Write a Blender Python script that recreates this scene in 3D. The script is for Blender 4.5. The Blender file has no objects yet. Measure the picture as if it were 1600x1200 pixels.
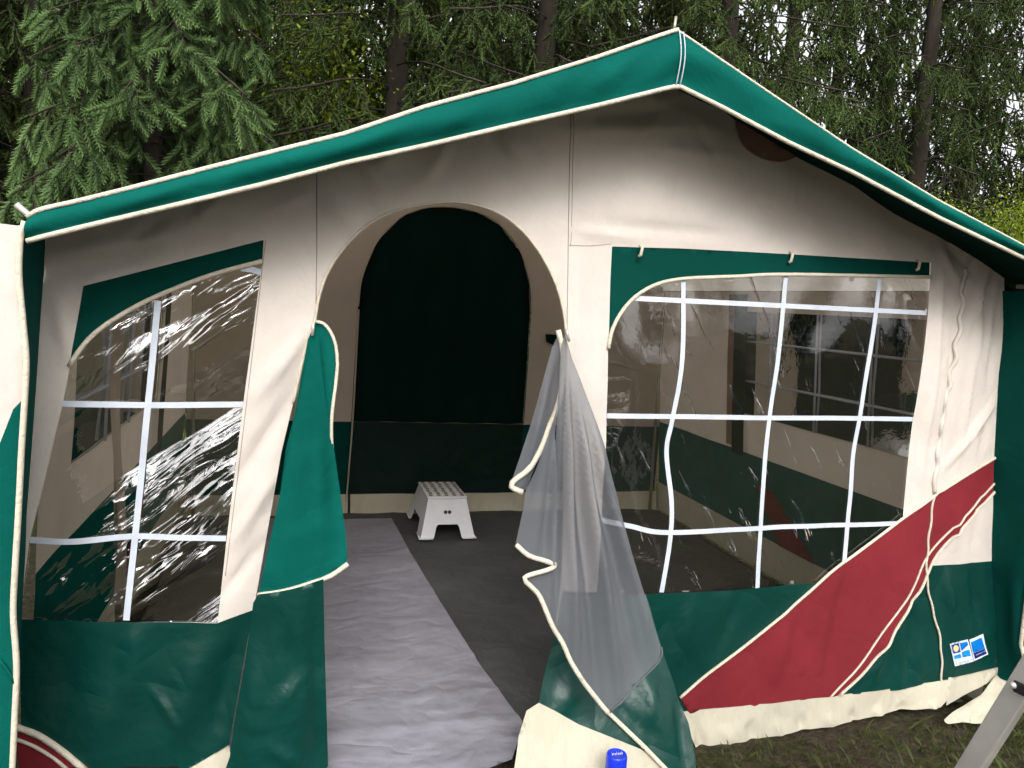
import bpy, bmesh, math, random
import numpy as np
from mathutils import Vector, Matrix, noise, geometry
random.seed(7); rng = np.random.default_rng(11)
S = bpy.context.scene
COL = S.collection
R_ = math.radians

# ------------------------------------------------------------------ camera, sky, sun, exposure
F = 1190.0; CAM = np.array([0.0, 0.0, 1.5])
def cam_axes(yaw, pitch, roll):
    y, p, r = R_(yaw), R_(pitch), R_(roll)
    fw = np.array([math.sin(y)*math.cos(p), math.cos(y)*math.cos(p), math.sin(p)])
    rt = np.array([math.cos(y), -math.sin(y), 0]); up = np.cross(rt, fw)
    return rt*math.cos(r)+up*math.sin(r), -rt*math.sin(r)+up*math.cos(r), fw
AX = cam_axes(16, -6, 3.5)
cd = bpy.data.cameras.new('camera'); cam = bpy.data.objects.new('camera', cd); COL.objects.link(cam)
cd.sensor_width = 36; cd.lens = 36*F/1600; cd.clip_start = 0.02; cd.clip_end = 500
m = Matrix.Identity(4)
for i in range(3):
    m[i][0] = AX[0][i]; m[i][1] = AX[1][i]; m[i][2] = -AX[2][i]; m[i][3] = CAM[i]
cam.matrix_world = m
S.camera = cam

W = bpy.data.worlds.new('World'); S.world = W; W.use_nodes = True
wn = W.node_tree.nodes; wl = W.node_tree.links
sky = wn.new('ShaderNodeTexSky'); sky.sky_type = 'NISHITA'; sky.sun_disc = False
SUN_EL, SUN_AZ = 36, 188          # azimuth clockwise from +Y
sky.sun_elevation = R_(SUN_EL); sky.sun_rotation = R_(SUN_AZ)
sky.dust_density = 6.0; sky.air_density = 1.0; sky.ozone_density = 1.0
bw_ = wn.new('ShaderNodeRGBToBW'); wl.new(sky.outputs[0], bw_.inputs[0])
ck_ = wn.new('ShaderNodeMath'); ck_.operation = 'MULTIPLY_ADD'; ck_.inputs[1].default_value = 1.3; ck_.inputs[2].default_value = 4.5; wl.new(bw_.outputs[0], ck_.inputs[0])     # overcast: the blue washed out to white cloud
cl_ = wn.new('ShaderNodeMix'); cl_.data_type = 'RGBA'; cl_.inputs[0].default_value = 0.8
wl.new(sky.outputs[0], cl_.inputs[6]); wl.new(ck_.outputs[0], cl_.inputs[7]); wl.new(cl_.outputs[2], wn['Background'].inputs[0])
wn['Background'].inputs[1].default_value = 0.15
sd = bpy.data.lights.new('sun', 'SUN'); sd.energy = 0.9; sd.angle = R_(16); sd.color = (1, 0.97, 0.92)
sun = bpy.data.objects.new('sun', sd); COL.objects.link(sun); sun.location = (0, -5, 12)
sv = Vector((math.sin(R_(SUN_AZ))*math.cos(R_(SUN_EL)), math.cos(R_(SUN_AZ))*math.cos(R_(SUN_EL)), math.sin(R_(SUN_EL))))
sun.rotation_euler = sv.to_track_quat('Z', 'Y').to_euler()
S.view_settings.view_transform = 'Standard'; S.view_settings.look = 'None'
S.view_settings.gamma = 1; S.view_settings.use_curve_mapping = False
S.view_settings.exposure = 0.44
S.cycles.max_bounces = 10; S.cycles.transparent_max_bounces = 24
S.cycles.transmission_bounces = 6; S.cycles.diffuse_bounces = 5

# ------------------------------------------------------------------ materials
def nodes(name):
    mt = bpy.data.materials.new(name); mt.use_nodes = True
    nt = mt.node_tree; nt.nodes.clear()
    out = nt.nodes.new('ShaderNodeOutputMaterial')
    return mt, nt, out
def N(nt, t, **kw):
    n = nt.nodes.new(t)
    for k, v in kw.items():
        if k in n.inputs: n.inputs[k].default_value = v
        else: setattr(n, k, v)
    return n
def rgb(c): return (c[0], c[1], c[2], 1)
def coords(nt, scale=(1,1,1), rot=(0,0,0), kind='Object'):
    tc = N(nt, 'ShaderNodeTexCoord'); mp = N(nt, 'ShaderNodeMapping')
    mp.inputs['Scale'].default_value = scale; mp.inputs['Rotation'].default_value = rot
    nt.links.new(tc.outputs[kind], mp.inputs[0]); return mp.outputs[0]
def streak(nt, rot, scale):
    a = N(nt, 'ShaderNodeMapping'); b = N(nt, 'ShaderNodeMapping'); tc = N(nt, 'ShaderNodeTexCoord')
    a.inputs['Rotation'].default_value = rot; b.inputs['Scale'].default_value = scale
    nt.links.new(tc.outputs['Object'], a.inputs[0]); nt.links.new(a.outputs[0], b.inputs[0]); return b.outputs[0]
def ramp(nt, src, stops):
    r = N(nt, 'ShaderNodeValToRGB'); e = r.color_ramp.elements
    while len(e) < len(stops): e.new(0.5)
    for el, (p, c) in zip(e, stops):
        el.position = p; el.color = rgb(c) if len(c) == 3 else c
    nt.links.new(src, r.inputs[0]); return r.outputs[0]
def cloth(name, col, rough=0.9, spec=0.15, trans=0.0, bump=0.25, bscale=7, var=0.12, weave=0.05, dirt=0.0, aniso=(1,1,1), rot=(0,0,0), crease=0.0, cscale=5.0):
    """woven or coated sheet: slightly uneven colour, soft creases, optional light passing through"""
    mt, nt, out = nodes(name); L = nt.links.new
    co = coords(nt, aniso, rot)
    n1 = N(nt, 'ShaderNodeTexNoise', Scale=2.3, Detail=6, Roughness=0.6); L(co, n1.inputs['Vector'])
    lo = tuple(c*(1-var) for c in col); hi = tuple(min(1, c*(1+var)) for c in col)
    c1 = ramp(nt, n1.outputs['Fac'], [(0.3, lo), (0.7, hi)])
    if dirt > 0:
        n3 = N(nt, 'ShaderNodeTexNoise', Scale=11, Detail=8, Roughness=0.7); L(co, n3.inputs['Vector'])
        f = ramp(nt, n3.outputs['Fac'], [(0.5, (0,0,0)), (0.75, (dirt,)*3)])
        mx = N(nt, 'ShaderNodeMix', data_type='RGBA'); L(f, mx.inputs[0]); L(c1, mx.inputs[6])
        mx.inputs[7].default_value = rgb(tuple(c*0.45 for c in col)); c1 = mx.outputs[2]
    b = N(nt, 'ShaderNodeBsdfPrincipled'); L(c1, b.inputs['Base Color'])
    b.inputs['Roughness'].default_value = rough; b.inputs['Specular IOR Level'].default_value = spec
    n2 = N(nt, 'ShaderNodeTexNoise', Scale=bscale, Detail=5, Roughness=0.55, Distortion=0.6); L(co, n2.inputs['Vector'])
    bp = N(nt, 'ShaderNodeBump', Strength=bump, Distance=0.03); L(n2.outputs['Fac'], bp.inputs['Height'])
    n4 = N(nt, 'ShaderNodeTexNoise', Scale=420, Detail=2); L(co, n4.inputs['Vector'])
    bw = N(nt, 'ShaderNodeBump', Strength=weave, Distance=0.004); L(n4.outputs['Fac'], bw.inputs['Height']); L(bp.outputs[0], bw.inputs['Normal'])
    if crease > 0:                                # crisp lines left by folding and packing
        n5 = N(nt, 'ShaderNodeTexNoise', Scale=cscale, Detail=2.5, Roughness=0.5, Distortion=0.35); L(co, n5.inputs['Vector'])
        s5 = N(nt, 'ShaderNodeMath', operation='SUBTRACT'); L(n5.outputs['Fac'], s5.inputs[0]); s5.inputs[1].default_value = 0.5
        a5 = N(nt, 'ShaderNodeMath', operation='ABSOLUTE'); L(s5.outputs[0], a5.inputs[0])
        h5 = ramp(nt, a5.outputs[0], [(0.0, (0,0,0)), (0.16, (1,1,1))])
        b5 = N(nt, 'ShaderNodeBump', Strength=crease, Distance=0.012); L(h5, b5.inputs['Height']); L(bp.outputs[0], b5.inputs['Normal']); L(b5.outputs[0], bw.inputs['Normal'])
    L(bw.outputs[0], b.inputs['Normal'])
    if trans > 0:
        t = N(nt, 'ShaderNodeBsdfTranslucent'); L(c1, t.inputs['Color']); L(bw.outputs[0], t.inputs['Normal'])
        ms = N(nt, 'ShaderNodeMixShader'); ms.inputs[0].default_value = trans
        L(b.outputs[0], ms.inputs[1]); L(t.outputs[0], ms.inputs[2]); L(ms.outputs[0], out.inputs[0])
    else: L(b.outputs[0], out.inputs[0])
    return mt
def plain(name, col, rough=0.5, spec=0.4, metal=0.0, var=0.08, nscale=20, bump=0.05):
    mt, nt, out = nodes(name); L = nt.links.new
    co = coords(nt)
    n1 = N(nt, 'ShaderNodeTexNoise', Scale=nscale, Detail=5); L(co, n1.inputs['Vector'])
    c = ramp(nt, n1.outputs['Fac'], [(0.3, tuple(x*(1-var) for x in col)), (0.7, tuple(min(1, x*(1+var)) for x in col))])
    b = N(nt, 'ShaderNodeBsdfPrincipled', Roughness=rough, Metallic=metal); L(c, b.inputs['Base Color'])
    b.inputs['Specular IOR Level'].default_value = spec
    bp = N(nt, 'ShaderNodeBump', Strength=bump, Distance=0.002); L(n1.outputs['Fac'], bp.inputs['Height']); L(bp.outputs[0], b.inputs['Normal'])
    L(b.outputs[0], out.inputs[0]); return mt
def pane_mat(name, wrinkle):
    """clear soft vinyl: see-through sheet with a creased glossy skin"""
    mt, nt, out = nodes(name); L = nt.links.new
    tr = N(nt, 'ShaderNodeBsdfTransparent', Color=(0.80, 0.79, 0.76, 1))
    gl = N(nt, 'ShaderNodeBsdfGlossy', Roughness=0.03, Color=(1, 1, 1, 1))
    if wrinkle == 'left':
        n = N(nt, 'ShaderNodeTexNoise', Scale=1.0, Detail=1.2, Roughness=0.5, Distortion=0.7); L(streak(nt, (0, R_(36), 0), (2.6, 1, 12.0)), n.inputs['Vector'])
        n3 = N(nt, 'ShaderNodeTexNoise', Scale=1.0, Detail=2, Roughness=0.5, Distortion=1.0); L(streak(nt, (0, R_(40), 0), (6, 1, 21.0)), n3.inputs['Vector'])
        ad = N(nt, 'ShaderNodeMath', operation='MULTIPLY_ADD'); L(n3.outputs['Fac'], ad.inputs[0]); ad.inputs[1].default_value = 0.38; L(n.outputs['Fac'], ad.inputs[2])
        big = N(nt, 'ShaderNodeTexNoise', Scale=1.7, Detail=1); L(streak(nt, (0, R_(36), 0), (0.5, 1, 1.8)), big.inputs['Vector'])
        k = ramp(nt, big.outputs['Fac'], [(0.36, (0.06,)*3), (0.52, (1,1,1))])
        mm = N(nt, 'ShaderNodeMath', operation='MULTIPLY'); L(ad.outputs[0], mm.inputs[0]); L(k, mm.inputs[1])
        bp = N(nt, 'ShaderNodeBump', Strength=1.0, Distance=0.06); L(mm.outputs[0], bp.inputs['Height'])
    else:
        co = streak(nt, (0, R_(-62), 0), (7.0, 1, 0.9) if False else (0.9, 1, 7.0))
        n = N(nt, 'ShaderNodeTexNoise', Scale=4.0, Detail=4, Roughness=0.6, Distortion=0.5); L(co, n.inputs['Vector'])
        h = ramp(nt, n.outputs['Fac'], [(0.63, (0,0,0)), (0.72, (1,1,1))])
        bp = N(nt, 'ShaderNodeBump', Strength=0.9, Distance=0.008 if wrinkle == 'right' else 0.0005); L(h, bp.inputs['Height'])
    co2 = coords(nt)
    n2 = N(nt, 'ShaderNodeTexNoise', Scale=26, Detail=3); L(co2, n2.inputs['Vector'])
    b2 = N(nt, 'ShaderNodeBump', Strength=0.12, Distance=0.004); L(n2.outputs['Fac'], b2.inputs['Height']); L(bp.outputs[0], b2.inputs['Normal'])
    L(b2.outputs[0], gl.inputs['Normal'])
    fr = N(nt, 'ShaderNodeFresnel', IOR=2.0 if wrinkle == 'left' else 1.6); L(b2.outputs[0], fr.inputs['Normal'])
    mu = N(nt, 'ShaderNodeMath', operation='MULTIPLY'); mu.inputs[1].default_value = 2.0; mu.use_clamp = True; L(fr.outputs[0], mu.inputs[0])
    ms = N(nt, 'ShaderNodeMixShader'); L(mu.outputs[0], ms.inputs[0]); L(tr.outputs[0], ms.inputs[1]); L(gl.outputs[0], ms.inputs[2])
    L(ms.outputs[0], out.inputs[0]); return mt
def mesh_mat(name, col, alpha):
    mt, nt, out = nodes(name); L = nt.links.new
    tr = N(nt, 'ShaderNodeBsdfTransparent', Color=(1, 1, 1, 1))
    b = N(nt, 'ShaderNodeBsdfPrincipled', Roughness=0.6); b.inputs['Base Color'].default_value = rgb(col)
    t = N(nt, 'ShaderNodeBsdfTranslucent', Color=rgb(col))
    m0 = N(nt, 'ShaderNodeMixShader'); m0.inputs[0].default_value = 0.4; L(b.outputs[0], m0.inputs[1]); L(t.outputs[0], m0.inputs[2])
    lw = N(nt, 'ShaderNodeLayerWeight', Blend=0.55)
    mp = N(nt, 'ShaderNodeMapRange'); L(lw.outputs['Facing'], mp.inputs[0]); mp.inputs[3].default_value = alpha; mp.inputs[4].default_value = min(1, alpha+0.4)
    ms = N(nt, 'ShaderNodeMixShader'); L(mp.outputs[0], ms.inputs[0]); L(tr.outputs[0], ms.inputs[1]); L(m0.outputs[0], ms.inputs[2])
    L(ms.outputs[0], out.inputs[0]); return mt
def leaf_mat(name, dark, light, trans=0.25, rough=0.55):
    mt, nt, out = nodes(name); L = nt.links.new
    at = N(nt, 'ShaderNodeAttribute', attribute_name='tint')
    oi = N(nt, 'ShaderNodeObjectInfo')
    ad = N(nt, 'ShaderNodeMath', operation='MULTIPLY_ADD'); L(oi.outputs['Random'], ad.inputs[0]); ad.inputs[1].default_value = 0.2; L(at.outputs['Fac'], ad.inputs[2])
    c = ramp(nt, ad.outputs[0], [(0.0, dark), (1.0, light)])
    b = N(nt, 'ShaderNodeBsdfPrincipled', Roughness=rough); b.inputs['Specular IOR Level'].default_value = 0.3; L(c, b.inputs['Base Color'])
    t = N(nt, 'ShaderNodeBsdfTranslucent'); L(c, t.inputs['Color'])
    ms = N(nt, 'ShaderNodeMixShader'); ms.inputs[0].default_value = trans; L(b.outputs[0], ms.inputs[1]); L(t.outputs[0], ms.inputs[2]); L(ms.outputs[0], out.inputs[0])
    return mt

M = {}
M['cream'] = cloth('cream_canvas', (0.66, 0.60, 0.545), trans=0.12, bump=0.22, bscale=6, var=0.07, dirt=0.14, crease=0.16, cscale=3.2)
M['cream_in'] = cloth('cream_inner_canvas', (0.62, 0.53, 0.45), trans=0.3, bump=0.2, bscale=5, var=0.08)
M['green'] = cloth('green_canvas', (0.0015, 0.088, 0.070), rough=0.85, spec=0.06, trans=0.06, bump=0.28, bscale=7, var=0.2, crease=0.2, cscale=3.5)
M['green_pvc'] = cloth('green_coated', (0.0012, 0.037, 0.029), rough=0.38, spec=0.32, crease=0.55, cscale=3.0, bump=0.26, bscale=6, var=0.15, weave=0.02)
M['green_shaded'] = cloth('green_canvas_shaded', (0.0015, 0.050, 0.039), rough=0.85, spec=0.06, trans=0.04, bump=0.2, bscale=6, var=0.10)  # same green canvas, darker: its shade is put into the colour
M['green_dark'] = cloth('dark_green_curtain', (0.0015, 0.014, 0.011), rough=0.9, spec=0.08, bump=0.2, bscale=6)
M['green_under_shade'] = cloth('roof_underside_shaded', (0.001, 0.022, 0.016), rough=0.8, spec=0.06, bump=0.4, bscale=5)  # green of the roof underside, darkened to carry the shade under the eave
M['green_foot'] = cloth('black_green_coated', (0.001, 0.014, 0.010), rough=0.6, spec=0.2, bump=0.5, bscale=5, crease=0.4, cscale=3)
M['red'] = cloth('red_canvas', (0.19, 0.019, 0.026), rough=0.85, spec=0.15, trans=0.03, bump=0.25, bscale=7, var=0.14, crease=0.25, cscale=3.5)
M['skirt'] = cloth('cream_coated', (0.52, 0.485, 0.38), rough=0.55, spec=0.25, trans=0.08, bump=0.3, bscale=9, var=0.05, dirt=0.25, crease=0.3, cscale=5, aniso=(1.5,1,0.6))
M['piping'] = cloth('cream_piping', (0.62, 0.56, 0.45), rough=0.7, spec=0.25, bump=0.3, bscale=60, var=0.08)
M['stitch'] = cloth('stitch_thread', (0.34, 0.30, 0.26), bump=0.1)
M['tape'] = plain('white_tape', (0.52, 0.56, 0.64), rough=0.5)
M['pane_l'] = pane_mat('vinyl_creased', 'left')
M['pane_r'] = pane_mat('vinyl_taut', 'right')
M['mesh'] = mesh_mat('insect_mesh', (0.18, 0.19, 0.212), 0.68)
M['vent'] = cloth('brown_vent_net', (0.30, 0.19, 0.145), bump=0.2)
M['black'] = plain('black_plastic', (0.012, 0.012, 0.013), rough=0.5)
M['metal'] = plain('aluminium', (0.62, 0.59, 0.55), rough=0.42, metal=0.55, var=0.15, nscale=8)
M['pole'] = plain('steel_pole', (0.42, 0.40, 0.30), rough=0.4, metal=0.6)
M['roof'] = cloth('roof_canvas', (0.55, 0.50, 0.44), trans=0.35, bump=0.2)
M['sheet'] = cloth('silver_sheet', (0.27, 0.265, 0.31), rough=0.45, spec=0.4, bump=0.2, bscale=9, var=0.2, weave=0.02, dirt=0.35, crease=0.4, cscale=4.0, aniso=(1, 1.25, 1))
M['gsheet'] = cloth('dark_groundsheet', (0.070, 0.072, 0.072), rough=0.75, spec=0.2, bump=0.4, bscale=10, var=0.25)
M['plastic'] = plain('white_plastic', (0.72, 0.73, 0.76), rough=0.4, var=0.03, bump=0.02)
M['grip'] = plain('grey_grip', (0.22, 0.20, 0.18), rough=0.8)
M['blue'] = plain('blue_plastic', (0.012, 0.035, 0.62), rough=0.3, spec=0.5, var=0.03)
M['white'] = plain('white_print', (0.75, 0.77, 0.82), rough=0.6)
M['can'] = plain('can_paint', (0.55, 0.57, 0.62), rough=0.35)
for n, c in dict(lab_white=(0.62,0.68,0.76), lab_blue=(0.0,0.16,0.55), lab_navy=(0.012,0.02,0.16), lab_sky=(0.01,0.24,0.66), lab_violet=(0.03,0.05,0.30), lab_sun=(0.72,0.58,0.25), lab_grey=(0.30,0.36,0.46)).items():
    M[n] = cloth(n, c, var=0.05, bump=0.05)
M['dark_pane'] = pane_mat('smoked_vinyl', 'flat')
M['dark_pane'].node_tree.nodes['Transparent BSDF'].inputs[0].default_value = (0.16, 0.165, 0.15, 1)
def bark(name, a, b):
    mt, nt, out = nodes(name); L = nt.links.new
    co = coords(nt, (1, 1, 0.25))
    n1 = N(nt, 'ShaderNodeTexNoise', Scale=22, Detail=8, Roughness=0.7); L(co, n1.inputs['Vector'])
    c = ramp(nt, n1.outputs['Fac'], [(0.3, a), (0.72, b)])
    bs = N(nt, 'ShaderNodeBsdfPrincipled', Roughness=0.95); L(c, bs.inputs['Base Color'])
    bp = N(nt, 'ShaderNodeBump', Strength=0.9, Distance=0.02); L(n1.outputs['Fac'], bp.inputs['Height']); L(bp.outputs[0], bs.inputs['Normal'])
    L(bs.outputs[0], out.inputs[0]); return mt
M['bark'] = bark('spruce_bark', (0.011, 0.008, 0.005), (0.040, 0.029, 0.018))
M['twig'] = bark('dead_twig', (0.020, 0.015, 0.010), (0.065, 0.048, 0.032))
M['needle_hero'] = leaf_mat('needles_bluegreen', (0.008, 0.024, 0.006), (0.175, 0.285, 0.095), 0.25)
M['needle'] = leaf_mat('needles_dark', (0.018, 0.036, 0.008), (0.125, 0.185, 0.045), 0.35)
M['leaf'] = leaf_mat('broad_leaves_backlit', (0.10, 0.17, 0.015), (0.38, 0.46, 0.05), 0.5)  # leaf colour brightened to stand in for light from behind
M['blade'] = leaf_mat('grass_blades', (0.055, 0.05, 0.025), (0.085, 0.12, 0.03), 0.3)
def ground_mat():
    mt, nt, out = nodes('forest_floor'); L = nt.links.new
    co = coords(nt)
    n1 = N(nt, 'ShaderNodeTexNoise', Scale=1.3, Detail=9, Roughness=0.68); L(co, n1.inputs['Vector'])
    n2 = N(nt, 'ShaderNodeTexNoise', Scale=38, Detail=7, Roughness=0.75); L(co, n2.inputs['Vector'])
    c1 = ramp(nt, n2.outputs['Fac'], [(0.28, (0.022, 0.017, 0.012)), (0.5, (0.075, 0.058, 0.040)), (0.74, (0.16, 0.125, 0.085))])
    c2 = ramp(nt, n2.outputs['Fac'], [(0.28, (0.018, 0.022, 0.010)), (0.5, (0.055, 0.065, 0.022)), (0.74, (0.12, 0.12, 0.05))])
    f = ramp(nt, n1.outputs['Fac'], [(0.46, (0,0,0)), (0.60, (1,1,1))])
    mx = N(nt, 'ShaderNodeMix', data_type='RGBA'); L(f, mx.inputs[0]); L(c1, mx.inputs[6]); L(c2, mx.inputs[7])
    b = N(nt, 'ShaderNodeBsdfPrincipled', Roughness=0.95); L(mx.outputs[2], b.inputs['Base Color']); b.inputs['Specular IOR Level'].default_value = 0.1
    bp = N(nt, 'ShaderNodeBump', Strength=1.0, Distance=0.03); L(n2.outputs['Fac'], bp.inputs['Height']); L(bp.outputs[0], b.inputs['Normal'])
    L(b.outputs[0], out.inputs[0]); return mt
M['ground'] = ground_mat()

# ------------------------------------------------------------------ helpers
def link(name, me, mat, parent=None):
    o = bpy.data.objects.new(name, me); COL.objects.link(o)
    if mat is not None and not me.materials: me.materials.append(M[mat] if isinstance(mat, str) else mat)
    if parent is not None: attach(o, parent)
    return o
def attach(o, parent):
    o.parent = parent
    base = Matrix.Identity(4); q = parent
    while q is not None:
        if q.type == 'EMPTY': base = Matrix.Translation(q.location) @ q.rotation_euler.to_matrix().to_4x4()
        q = q.parent
    if parent.type == 'EMPTY': o.matrix_parent_inverse = base.inverted()
def thing(name, label, cat, loc=(0,0,0), group=None):
    o = bpy.data.objects.new(name, None); COL.objects.link(o); o.location = loc; o.empty_display_size = 0.1
    tag(o, label, cat, group); return o
def tag(o, label, cat, group=None):
    o['label'] = label; o['category'] = cat
    if group: o['group'] = group
    return o
def mesh_of(name, V, Fc, smooth=True):
    me = bpy.data.meshes.new(name); me.from_pydata([tuple(map(float, v)) for v in V], [], Fc); me.update()
    if smooth: me.polygons.foreach_set('use_smooth', [True]*len(me.polygons))
    return me
def big_mesh(name, V, T, tint=None, smooth=False):
    """triangle mesh from numpy arrays"""
    me = bpy.data.meshes.new(name); nv, nf = len(V), len(T)
    me.vertices.add(nv); me.vertices.foreach_set('co', np.asarray(V, np.float32).ravel())
    me.loops.add(nf*3); me.loops.foreach_set('vertex_index', np.asarray(T, np.int32).ravel())
    me.polygons.add(nf); me.polygons.foreach_set('loop_start', np.arange(0, nf*3, 3, dtype=np.int32))
    me.polygons.foreach_set('loop_total', np.full(nf, 3, np.int32))
    if smooth: me.polygons.foreach_set('use_smooth', np.ones(nf, bool))
    if tint is not None:
        a = me.attributes.new('tint', 'FLOAT', 'POINT'); a.data.foreach_set('value', np.asarray(tint, np.float32))
    me.update(calc_edges=True); me.validate(); return me
def ray(px, py):
    return (px-800)/F*AX[0]-(py-600)/F*AX[1]+AX[2]
class Plane:
    def __init__(s, o, n, u=None):
        s.o = np.array(o, float); n = np.array(n, float); s.n = n/np.linalg.norm(n)
        s.u = np.array(u if u is not None else (1,0,0), float); s.u -= s.n*(s.u@s.n); s.u /= np.linalg.norm(s.u)
        s.v = np.cross(s.n, s.u)
        if s.v[2] < 0: s.v = -s.v
    def uv(s, px, py):
        d = ray(px, py); t = ((s.o-CAM)@s.n)/(d@s.n); p = CAM+d*t-s.o
        return np.array([p@s.u, p@s.v])
    def w(s, uv, h=0.0): return s.o+s.u*uv[0]+s.v*uv[1]+s.n*h
def densify(P, step):
    out = []
    for a, b in zip(P[:-1], P[1:]):
        n = max(1, int(np.linalg.norm(np.subtract(b, a))/step))
        for k in range(n): out.append(np.add(a, np.subtract(b, a)*(k/n)))
    out.append(np.array(P[-1], float)); return out
def catmull(P, step):
    P = [np.array(p, float) for p in P]
    if len(P) < 3: return densify(P, step)
    out = []
    for i in range(len(P)-1):
        p0 = P[i-1] if i else 2*P[0]-P[1]; p1, p2 = P[i], P[i+1]; p3 = P[i+2] if i+2 < len(P) else 2*P[-1]-P[-2]
        n = max(2, int(np.linalg.norm(p2-p1)/step))
        for k in range(n):
            t = k/n
            out.append(0.5*((2*p1)+(-p0+p2)*t+(2*p0-5*p1+4*p2-p3)*t*t+(-p0+3*p1-3*p2+p3)*t**3))
    out.append(P[-1]); return out
def inside(poly, pts):
    x, y = pts[:,0], pts[:,1]; c = np.zeros(len(pts), bool); n = len(poly)
    for i in range(n):
        x1, y1 = poly[i]; x2, y2 = poly[(i+1) % n]
        k = (y1 > y) != (y2 > y)
        c ^= k & (x < (x2-x1)*(y-y1)/((y2-y1) if y2 != y1 else 1e-12)+x1)
    return c
class Relief:
    """how far a hanging sheet stands off its plane: broad billows plus single folds (a, b, width, height)"""
    def __init__(s, pl, folds=(), amp=0.008, scale=2.2, seed=0.0, extra=None):
        s.f = [(pl.uv(*a), pl.uv(*b), w, h) for a, b, w, h in folds]; s.amp = amp; s.scale = scale; s.seed = seed; s.extra = extra
    def __call__(s, u, v):
        h = s.amp*noise.noise(Vector((u*s.scale, v*s.scale, s.seed)))+0.35*s.amp*noise.noise(Vector((u*s.scale*3.1, v*s.scale*2.1, s.seed+7)))
        for a, b, w, k in s.f:
            ab = b-a; L2 = ab@ab; t = ((u-a[0])*ab[0]+(v-a[1])*ab[1])/L2
            if -0.15 < t < 1.15:
                d = abs((u-a[0])*ab[1]-(v-a[1])*ab[0])/math.sqrt(L2)
                if d < 3*w:
                    tp = max(0.0, math.sin(math.pi*min(1, max(0, (t+0.15)/1.3))))
                    h += k*math.exp(-(d/w)**2)*tp
        if s.extra: h += s.extra(u, v)
        return h
def to_uv(pl, P): return [np.array(p[1:], float) if p[0] == 'w' else pl.uv(*p) for p in P]
def panel(name, P, pl, rel, mat, parent, off=0.0, holes=(), res=0.022, smooth=False):
    """sheet of cloth cut to an outline, triangulated finely so that it can carry folds"""
    loops = []
    for q in [P]+list(holes):
        uv = to_uv(pl, q); uv = uv+[uv[0]]
        loops.append((catmull if smooth else densify)(uv, res*0.7)[:-1])
    vs, ed = [], []
    for lp in loops:
        k = len(vs); vs += [Vector(p) for p in lp]; ed += [(k+i, k+(i+1) % len(lp)) for i in range(len(lp))]
    A = np.array(loops[0]); lo, hi = A.min(0), A.max(0)
    g = []
    j = 0; y = lo[1]+res/2
    while y < hi[1]:
        x = lo[0]+res*(0.5 if j % 2 else 1.0)
        while x < hi[0]: g.append((x, y)); x += res
        y += res*0.87; j += 1
    if g:
        g = np.array(g); k = inside(loops[0], g)
        for h in loops[1:]: k &= ~inside(h, g)
        B = np.vstack([np.array(l) for l in loops]); g = g[k]
        if len(g):
            keep = np.ones(len(g), bool)
            for i in range(0, len(g), 500):
                d = np.abs(g[i:i+500, None, :]-B[None]).max(2).min(1); keep[i:i+500] = d > res*0.4
            vs += [Vector(p) for p in g[keep]]
    r = geometry.delaunay_2d_cdt(vs, ed, [], 0, 1e-6)
    V2 = np.array([tuple(v) for v in r[0]]); T = [tuple(f) for f in r[2]]
    ce = np.array([V2[list(f)].mean(0) for f in T]); k = inside(loops[0], ce)
    for h in loops[1:]: k &= ~inside(h, ce)
    T = [f for f, b in zip(T, k) if b]
    V3 = [pl.w(p, rel(p[0], p[1])+off) for p in V2]
    me = mesh_of(name, V3, T)
    nsum = sum((p.normal for p in me.polygons), Vector())
    if nsum.dot(Vector(pl.n)) < 0: me.flip_normals()
    return link(name, me, mat, parent)
def tube(name, pts, r, mat, parent=None, sides=7, r2=None):
    pts = [np.array(p, float) for p in pts]; n = len(pts); V, Fc = [], []
    prev = None
    for i, p in enumerate(pts):
        t = pts[min(i+1, n-1)]-pts[max(i-1, 0)]; t /= np.linalg.norm(t)+1e-12
        if prev is None:
            a = np.cross(t, (0,0,1.0) if abs(t[2]) < 0.9 else (1.0,0,0))
        else: a = prev-t*(prev@t)
        a /= np.linalg.norm(a); b = np.cross(t, a); prev = a
        rr = r if r2 is None else r+(r2-r)*i/(n-1)
        for k in range(sides):
            q = 2*math.pi*k/sides; V.append(p+rr*(math.cos(q)*a+math.sin(q)*b))
    for i in range(n-1):
        for k in range(sides):
            Fc.append((i*sides+k, i*sides+(k+1) % sides, (i+1)*sides+(k+1) % sides, (i+1)*sides+k))
    Fc.append(tuple(range(sides))[::-1]); Fc.append(tuple((n-1)*sides+k for k in range(sides)))
    return link(name, mesh_of(name, V, Fc), mat, parent)
def on(pl, rel, P, off, step=0.02, smooth=True):
    uv = (catmull if smooth else densify)(to_uv(pl, P), step)
    return [pl.w(p, rel(p[0], p[1])+off) for p in uv]
def cord(name, P, pl, rel, r, mat, parent, off=0.004, step=0.02):
    return tube(name, on(pl, rel, P, off, step), r, mat, parent)
def ribbon(name, P, pl, rel, w, mat, parent, off=0.004, step=0.02):
    uv = catmull(to_uv(pl, P), step); V, Fc = [], []
    for i, p in enumerate(uv):
        t = uv[min(i+1, len(uv)-1)]-uv[max(i-1, 0)]; t = t/(np.linalg.norm(t)+1e-12); nn = np.array([-t[1], t[0]])
        for sgn, hh in ((-1, 0), (-1, 0.0012), (1, 0.0012), (1, 0)):
            q = p+nn*w/2*sgn; V.append(pl.w(q, rel(q[0], q[1])+off+hh))
    for i in range(len(uv)-1):
        for k in range(3): Fc.append((4*i+k, 4*i+k+1, 4*i+5+k, 4*i+4+k))
    Fc.append((0,1,2,3)); e = 4*(len(uv)-1); Fc.append((e+3, e+2, e+1, e))
    return link(name, mesh_of(name, V, Fc, False), mat, parent)
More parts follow.
